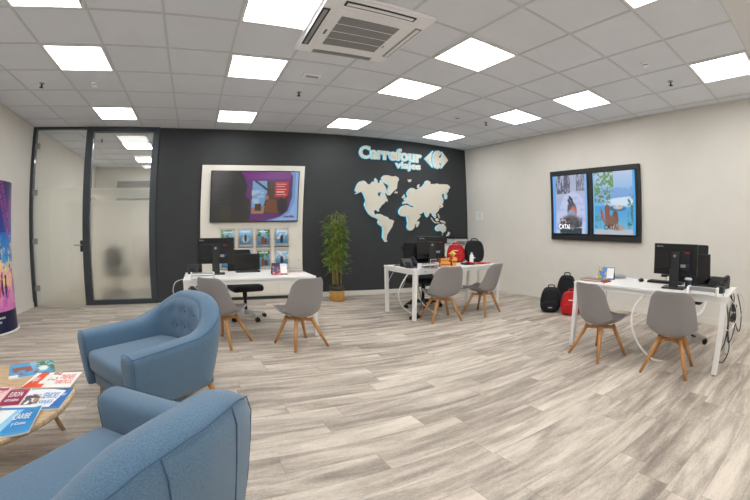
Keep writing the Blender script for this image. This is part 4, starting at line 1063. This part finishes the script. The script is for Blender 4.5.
# calendars, magazines
def tent(label, loc, rz, kind):
    t = thing('desk_calendar', label, 'calendar', loc, rz)
    MB().box((.03, 0, .07), (.003, .20, .15), ry=-.42).box((-.03, 0, .07), (.003, .20, .15), ry=.42).box((0, 0, .002), (.13, .20, .004)).build('card_stand', M_['black'], t)
    a = Art(40, 28, (30, 28, 50))
    if kind: a.grad((150, 70, 110), (40, 30, 60)); a.noisy(a.v < .7, (220, 130, 120), 8, 6, .55, 2); a.noisy(a.v > .3, (60, 120, 150), 8, 7, .62, 6)
    else: a.grad((60, 120, 200), (70, 140, 210)); a.noisy(a.u < .6, (214, 178, 60), 6, 5, .5, 2)
    a.rect(.55, 1, .1, .92, (236, 236, 236)); 
    if kind: a.rect(.6, .95, .8, .83, (150, 150, 150))
    picture('calendar_page', a, M_['matt'], t, lambda u, v: (-.064+.058*v*1.03+.0-.0025, .098-.196*u, .004+.135*v))
    return t
tent('open desk calendar with dark sunset picture and white page on the television board desk', (2.94, -2.06, .735), R(88), 1)
tent('desk calendar with blue and yellow picture on the desk by the right wall', (5.98, -4.50, .735), R(20), 0)
def stack(label, loc, rz, m, w=.29, h=.21, th=.012, group=None):
    t = thing('magazine', label, 'magazine', loc, rz, group=group)
    MB().box((0, 0, th/2), (w, h, th*.8)).build('pages', M_['paper'], t)
    MB().box((0, 0, th-.0008), (w+.003, h+.003, .0016)).box((0, 0, .0008), (w+.003, h+.003, .0016)).box((-w/2-.001, 0, th/2), (.0016, h+.003, th)).build('cover', m, t)
    return t
mc = [mat('cover_red', rgb(168, 56, 48), .5), mat('cover_olive', rgb(132, 124, 104), .5, noise=.3, nscale=20), mat('cover_grey', rgb(150, 152, 156), .5, noise=.3, nscale=24), mat('cover_dark', rgb(62, 64, 74), .5, noise=.4, nscale=16)]
for k, (dx, dy, rz, mi, n_) in enumerate([(0, 0, 5, 0, 'red covered magazine lowest in the pile'), (.0, .02, -4, 1, 'olive covered magazine in the middle of the pile'), (-.02, .03, 12, 2, 'grey patterned magazine on top of the pile')]):
    stack(n_+' on the television board desk', (3.16+dx, -1.83+dy, .735+.013*k), R(rz), mc[mi], group='magazine pile on the left desk')
for k, (dx, dy, rz, mi, n_) in enumerate([(0, 0, 92, 0, 'red covered magazine under another one'), (.03, .03, 86, 1, 'olive magazine lying on the red covered one')]):
    stack(n_+' by the floor backpacks', (5.68+dx, -4.52+dy, .735+.013*k), R(rz), mc[mi], w=.32, group='magazine pile on the right desk')
for k, (x, y, rz, mi, n_) in enumerate([(6.30, -4.40, 60, 3, 'dark magazine fanned lowest behind the blue and yellow calendar'), (6.26, -4.50, 35, 2, 'grey magazine fanned on top behind the blue and yellow calendar')]):
    stack(n_, (x, y, .735+.013*k), R(rz), mc[mi], group='fanned magazines on the right desk')

def bottle(label, loc, r, h, m, cap):
    t = thing('bottle', label, 'bottle', loc)
    MB().lathe([(r*.9, 0), (r, .008), (r, h*.72), (r*.6, h*.84), (r*.45, h*.87)], 24).build('bottle_body', m, t)
    MB().lathe([(r*.5, h*.865), (r*.52, h*.98), (r*.46, h)], 20).build('cap', cap, t)
    return t
bottle('tall dark bottle with a pale cap beside the monitor on the right wall desk', (6.02, -5.60, .735), .036, .27, M_['black'], M_['lgrey'])
bottle('small white bottle in front of the black backpack on the map wall desk', (6.17, -1.66, .735), .034, .17, M_['white'], M_['lgrey'])
bottle('slim dark bottle between the red and the black backpack on the desk', (6.14, -1.42, .735), .03, .23, M_['black2'], M_['grey'])
mg = thing('cup', 'dark blue cup with a white lid beside the monitor stand on the right wall desk', 'cup', (5.92, -5.57, .735))
MB().lathe([(.03, 0), (.038, .09), (.036, .092)], 24).build('cup_body', mat('navy', rgb(34, 50, 84), .4), mg)
MB().lathe([(.040, .088), (.040, .1), (.034, .108)], 24).build('lid', M_['white'], mg)
ms = thing('computer_mouse', 'black computer mouse on the right wall desk, left of the keyboard', 'mouse', (6.10, -4.93, .735), R(20))
MB().ball((0, 0, .016), (.055, .033, .022), 20).build('mouse_body', M_['black'], ms)
MB().box((.03, 0, .035), (.016, .006, .01), ry=.5).build('scroll_wheel', M_['grey'], ms)
kb = thing('keyboard', 'thin black keyboard on the right wall desk in front of the monitor', 'keyboard', (6.16, -5.22, .735), R(95))
MB().box((0, 0, .012), (.42, .14, .02)).build('keyboard_base', M_['black'], kb, bevel=.005)
mb = MB()
for i in range(15):
    for j in range(5): mb.box((-.19+i*.027, -.05+j*.025, .0245), (.021, .02, .006))
mb.build('keys', M_['black2'], kb)
pf = thing('picture_card', 'small framed card with a reddish picture by the monitor stand on the map wall desk', 'card', (5.19, -1.98, .735), R(-14))
MB().box((0, .006, .06), (.09, .01, .12)).build('card_frame', M_['lgrey'], pf, bevel=.002)
a = Art(16, 20, (60, 50, 60)); a.noisy(a.v < .8, (190, 90, 80), 5, 5, .5, 3)
picture('card_picture', a, M_['matt'], pf, lambda u, v: (-.04+.08*u, -.0002, .008+.104*v))

# gold and red new year toys, cloth, green plant on the middle desk
def gift(label, x, y, z, w, d, h, rz, m1, m2):
    t = thing('gift_box', label, 'gift box', (x, y, z), rz, group='gold and red gift boxes on the map wall desk')
    MB().box((0, 0, h/2), (w, d, h)).build('box_body', m1, t, bevel=.004)
    MB().box((0, 0, h/2), (w+.003, d*.28, h+.003)).box((0, -d/2-.001, h*.5), (w*.9, .004, h*.18)).build('ribbon', m2, t)
gift('gold box with red stripe, lower left of the toys on the map wall desk', 5.47, -1.86, .735, .16, .08, .06, R(-20), M_['gold'], M_['red'])
gift('gold box with red stripe resting on another gold box beside the toy figure', 5.46, -1.855, .797, .13, .07, .05, R(-10), M_['gold'], M_['red'])
gift('upright gold packet leaning right in front of the red toy figure', 5.60, -1.93, .735, .06, .03, .13, R(-30), M_['gold'], M_['red'])
gift('red packet standing behind the gold boxes on the map wall desk', 5.52, -1.72, .735, .12, .05, .13, R(-20), M_['red'], M_['gold'])
fg = thing('toy_figure', 'red and gold festive toy figure with a wide hat in front of the red backpack', 'toy', (5.66, -1.80, .735), R(-40))
MB().lathe([(.05, 0), (.06, .03), (.055, .08), (.035, .12), (.02, .13)], 24).build('body', M_['red'], fg)
MB().ball((0, 0, .155), (.036, .034, .034), 20).build('head', M_['gold'], fg)
MB().lathe([(.062, .165), (.06, .172), (.032, .19), (.012, .212), (.004, .218)], 24).build('hat', M_['gold'], fg)
for s_ in (-1, 1): MB().tube([(s_*.035, 0, .11), (s_*.066, -.01, .09), (s_*.062, -.04, .075)], .014, 8).build('arm', M_['gold'], fg)
MB().lathe([(.056, .075), (.059, .08), (.056, .09)], 24).build('sash', M_['gold'], fg)
cl = thing('folded_cloth', 'bright red cloth lying flat before the white bottle on the map wall desk', 'cloth', (6.14, -1.88, .735), R(-3))
def fcl(i, j):
    u, v = i/16, j/8
    return (-.22+.44*u, -.07+.14*v*(1-.5*u), .012+.012*math.sin(u*9+v*3)*(1-u)+.02*(1-u)*math.sin(PI*v))
mb = MB(); mb.grid(fcl, 17, 9); mb.build('cloth_sheet', M_['fabric_red'], cl, solid=.008, smooth=True)
mb = MB(); mb.box((-.2, .03, .014), (.2, .13, .02), rz=.1); mb.build('grey_fold', M_['black2'], cl, bevel=.006)
# white cabinet in the corner with a printer
cb = thing('corner_cabinet', 'low white cabinet in the room corner behind the desk below the world map', 'cabinet', (7.36, YB, 0))
part('body', M_['board'], cb, (-.48, .48, -.42, -.02, .04, .94), bevel=.003)
part('cabinet_top', M_['lgrey'], cb, (-.49, .49, -.44, -.015, .942, .965), bevel=.003)
for s_ in (-1, 1):
    dr = part('door', M_['board'], cb, (-.475 if s_ < 0 else .004, -.004 if s_ < 0 else .475, -.438, -.421, .06, .93), bevel=.003)
    MB().rod((-s_*-.04, -.438, .6), (-s_*-.04, -.438, .7), .006, n=8).build('handle', M_['metal'], dr)
part('kick_plate', M_['grey'], cb, (-.46, .46, -.39, -.04, 0, .04))
pr = thing('printer', 'small black and white printer on the corner cabinet behind the backpacks', 'printer', (7.36, .28, .965), R(-4))
MB().box((0, 0, .06), (.36, .30, .10)).build('printer_body', M_['lgrey'], pr, bevel=.012, seg=3)
MB().box((0, .0, .135), (.38, .31, .05)).build('scanner_lid', M_['black'], pr, bevel=.01, seg=3)
MB().box((0, -.18, .05), (.24, .1, .012), rx=-.1).build('paper_tray', M_['black2'], pr, bevel=.003)
pl = thing('potted_plant', 'small green leafy plant between the monitor and the red backpack on the desk', 'plant', (5.82, -1.22, .735))
MB().lathe([(.045, 0), (.06, .1), (.055, .1), (.05, .09)], 24).build('pot', M_['black2'], pl)
mb = MB(); mb2 = MB(); rnd = random.Random(5)
for k in range(46):
    az = rnd.uniform(0, 2*PI); rr = rnd.uniform(.02, .1); hh = rnd.uniform(.16, .38)
    p0 = Vector((0, 0, .08)); p2 = Vector((rr*math.cos(az), rr*math.sin(az), hh)); mb.tube([p0, (p0+p2)/2+Vector((0, 0, .03)), p2], .0018, 4)
    d = Vector((math.cos(az), math.sin(az), rnd.uniform(-.5, .6))).normalized(); sd = d.cross(Vector((0, 0, 1))).normalized()*.022; l_ = .055
    v = [mb2.b.verts.new(p2+q) for q in (Vector(), d*l_*.35+sd, d*l_*.8+sd*.6, d*l_*1.15, d*l_*.8-sd*.6, d*l_*.35-sd)]
    mb2.b.faces.new(v)
mb.build('stems', M_['cane'], pl); mb2.build('foliage', mat('green_leaf', rgb(74, 128, 50), .5, noise=.25, nscale=12), pl, recalc=False)

# ------------------------------------------------------------------ backpacks
def backpack(label, loc, rz, m, w=.33, h=.44, d=.19, mark=None, logo=None):
    """front faces -y"""
    t = thing('backpack', label, 'backpack', loc, rz)
    def shell(w, h, d, y0, z0, flat=1.0):
        def fn(i, j):
            th = 2*PI*i/28; v = -1+2*j/14
            e = 3.4
            c, s_ = math.cos(th), math.sin(th)
            kx = math.copysign(abs(c)**(2/e), c); ky = math.copysign(abs(s_)**(2/e), s_)
            vv = math.copysign(abs(math.sin(v*PI/2))**(2/3.0), v); rr = abs(math.cos(v*PI/2))**(2/4.4)
            tp = 1-.16*max(0, vv)
            return (w/2*kx*rr*tp, y0+d/2*ky*rr*(1-.15*max(0, vv)), z0+h/2+h/2*vv)
        return fn
    mb = MB(); mb.grid(shell(w, h, d, 0, 0), 28, 15, closeu=True); b_ = mb.build('main_bag', m, t, smooth=True)
    mb = MB(); mb.grid(shell(w*.78, h*.46, d*.42, -d*.43, .02), 28, 15, closeu=True); p_ = mb.build('front_pocket', m, t, smooth=True)
    mb = MB(); mb.tube(spline([(-w*.36, -d*.62, h*.34), (-w*.2, -d*.66, h*.43), (w*.2, -d*.66, h*.43), (w*.36, -d*.62, h*.34)], 6), .004, 6); mb.build('zip', M_['black2'], p_)
    mb = MB(); mb.tube(spline([(-w*.44, -d*.34, h*.3), (-w*.42, -d*.36, h*.75), (-w*.22, -d*.38, h*.91), (w*.22, -d*.38, h*.91), (w*.42, -d*.36, h*.75), (w*.44, -d*.34, h*.3)], 6), .004, 6); mb.build('zip', M_['black2'], b_)
    mb = MB(); mb.tube(spline([(-.05, d*.2, h*.97), (-.045, d*.2, h*1.06), (.045, d*.2, h*1.06), (.05, d*.2, h*.97)], 6), .009, 8); mb.build('handle', m if m != M_['fabric_red'] else M_['fabric_red'], t)
    for s_ in (-1, 1):
        mb = MB(); mb.tube(spline([(s_*.07, d*.42, h*.93), (s_*.1, d*.66, h*.7), (s_*.12, d*.66, h*.35), (s_*.14, d*.40, h*.08)], 6), .014, 8); mb.build('shoulder_strap', M_['fabric_black'], t)
    if mark: MB().box((0, -d*.655, h*.22), (.07, .004, .02)).build('badge', mark, p_)
    if logo: MB().box((0, -d*.50, h*.66), (.08, .006, .014)).build('badge', logo, b_)
    return t
backpack('red backpack standing on the desk below the world map', (6.05, -1.38, .735), R(-42), M_['fabric_red'], .31, .29, .17, logo=M_['white'])
backpack('black backpack standing on the desk below the world map', (6.36, -1.50, .735), R(-46), M_['fabric_black'], .36, .36, .19, mark=M_['lgrey'])
backpack('black backpack on the floor left of the red one', (6.89, -2.92, 0), R(-52), M_['fabric_black'], .36, .40, .2, mark=M_['grey'])
backpack('taller black backpack standing on the floor by the right wall behind the red one', (7.40, -2.88, 0), R(-60), M_['fabric_black'], .36, .55, .2)
backpack('red backpack on the floor beside the black ones', (6.93, -3.33, 0), R(-58), M_['fabric_red'], .36, .37, .2, logo=M_['white'])

# ------------------------------------------------------------------ camera and render look
cd = bpy.data.cameras.new('camera'); cam = bpy.data.objects.new('camera', cd); col.objects.link(cam)
cam.matrix_world = Matrix(((0.861249, 0.021867, -0.507712, 1.91755), (-0.508162, 0.046092, -0.860028, -6.75863), (0.004595, 0.998698, 0.050809, 1.25060), (0, 0, 0, 1)))
cd.sensor_width = 36; cd.clip_start = .02
if globals().get('DEBUG_PERSP'):
    cd.type = 'PERSP'; cd.lens = 19; cd.shift_x = -.04
else:
    cd.type = 'PANO'; cd.panorama_type = 'FISHEYE_LENS_POLYNOMIAL'; cd.fisheye_fov = PI
    cd.fisheye_polynomial_k0 = 0; cd.fisheye_polynomial_k1 = -0.04593082808; cd.fisheye_polynomial_k2 = -0.001603173207
    cd.fisheye_polynomial_k3 = 8.643136930e-05; cd.fisheye_polynomial_k4 = -1.162097905e-06
    cd.shift_x = -.0395; cd.shift_y = .00282
sc = bpy.context.scene; sc.camera = cam
wd = bpy.data.worlds.new('world'); sc.world = wd; wd.use_nodes = True
wd.node_tree.nodes['Background'].inputs[0].default_value = (.5, .5, .5, 1); wd.node_tree.nodes['Background'].inputs[1].default_value = .3
vs = sc.view_settings; vs.view_transform = 'Standard'; vs.look = 'None'; vs.gamma = 1; vs.use_curve_mapping = False; vs.exposure = 1.28
sc.cycles.max_bounces = 10; sc.cycles.diffuse_bounces = 6; sc.cycles.transmission_bounces = 8; sc.cycles.transparent_max_bounces = 8
sc.cycles.caustics_reflective = False; sc.cycles.caustics_refractive = True
sc.cycles.sample_clamp_indirect = 4; sc.cycles.use_denoising = True
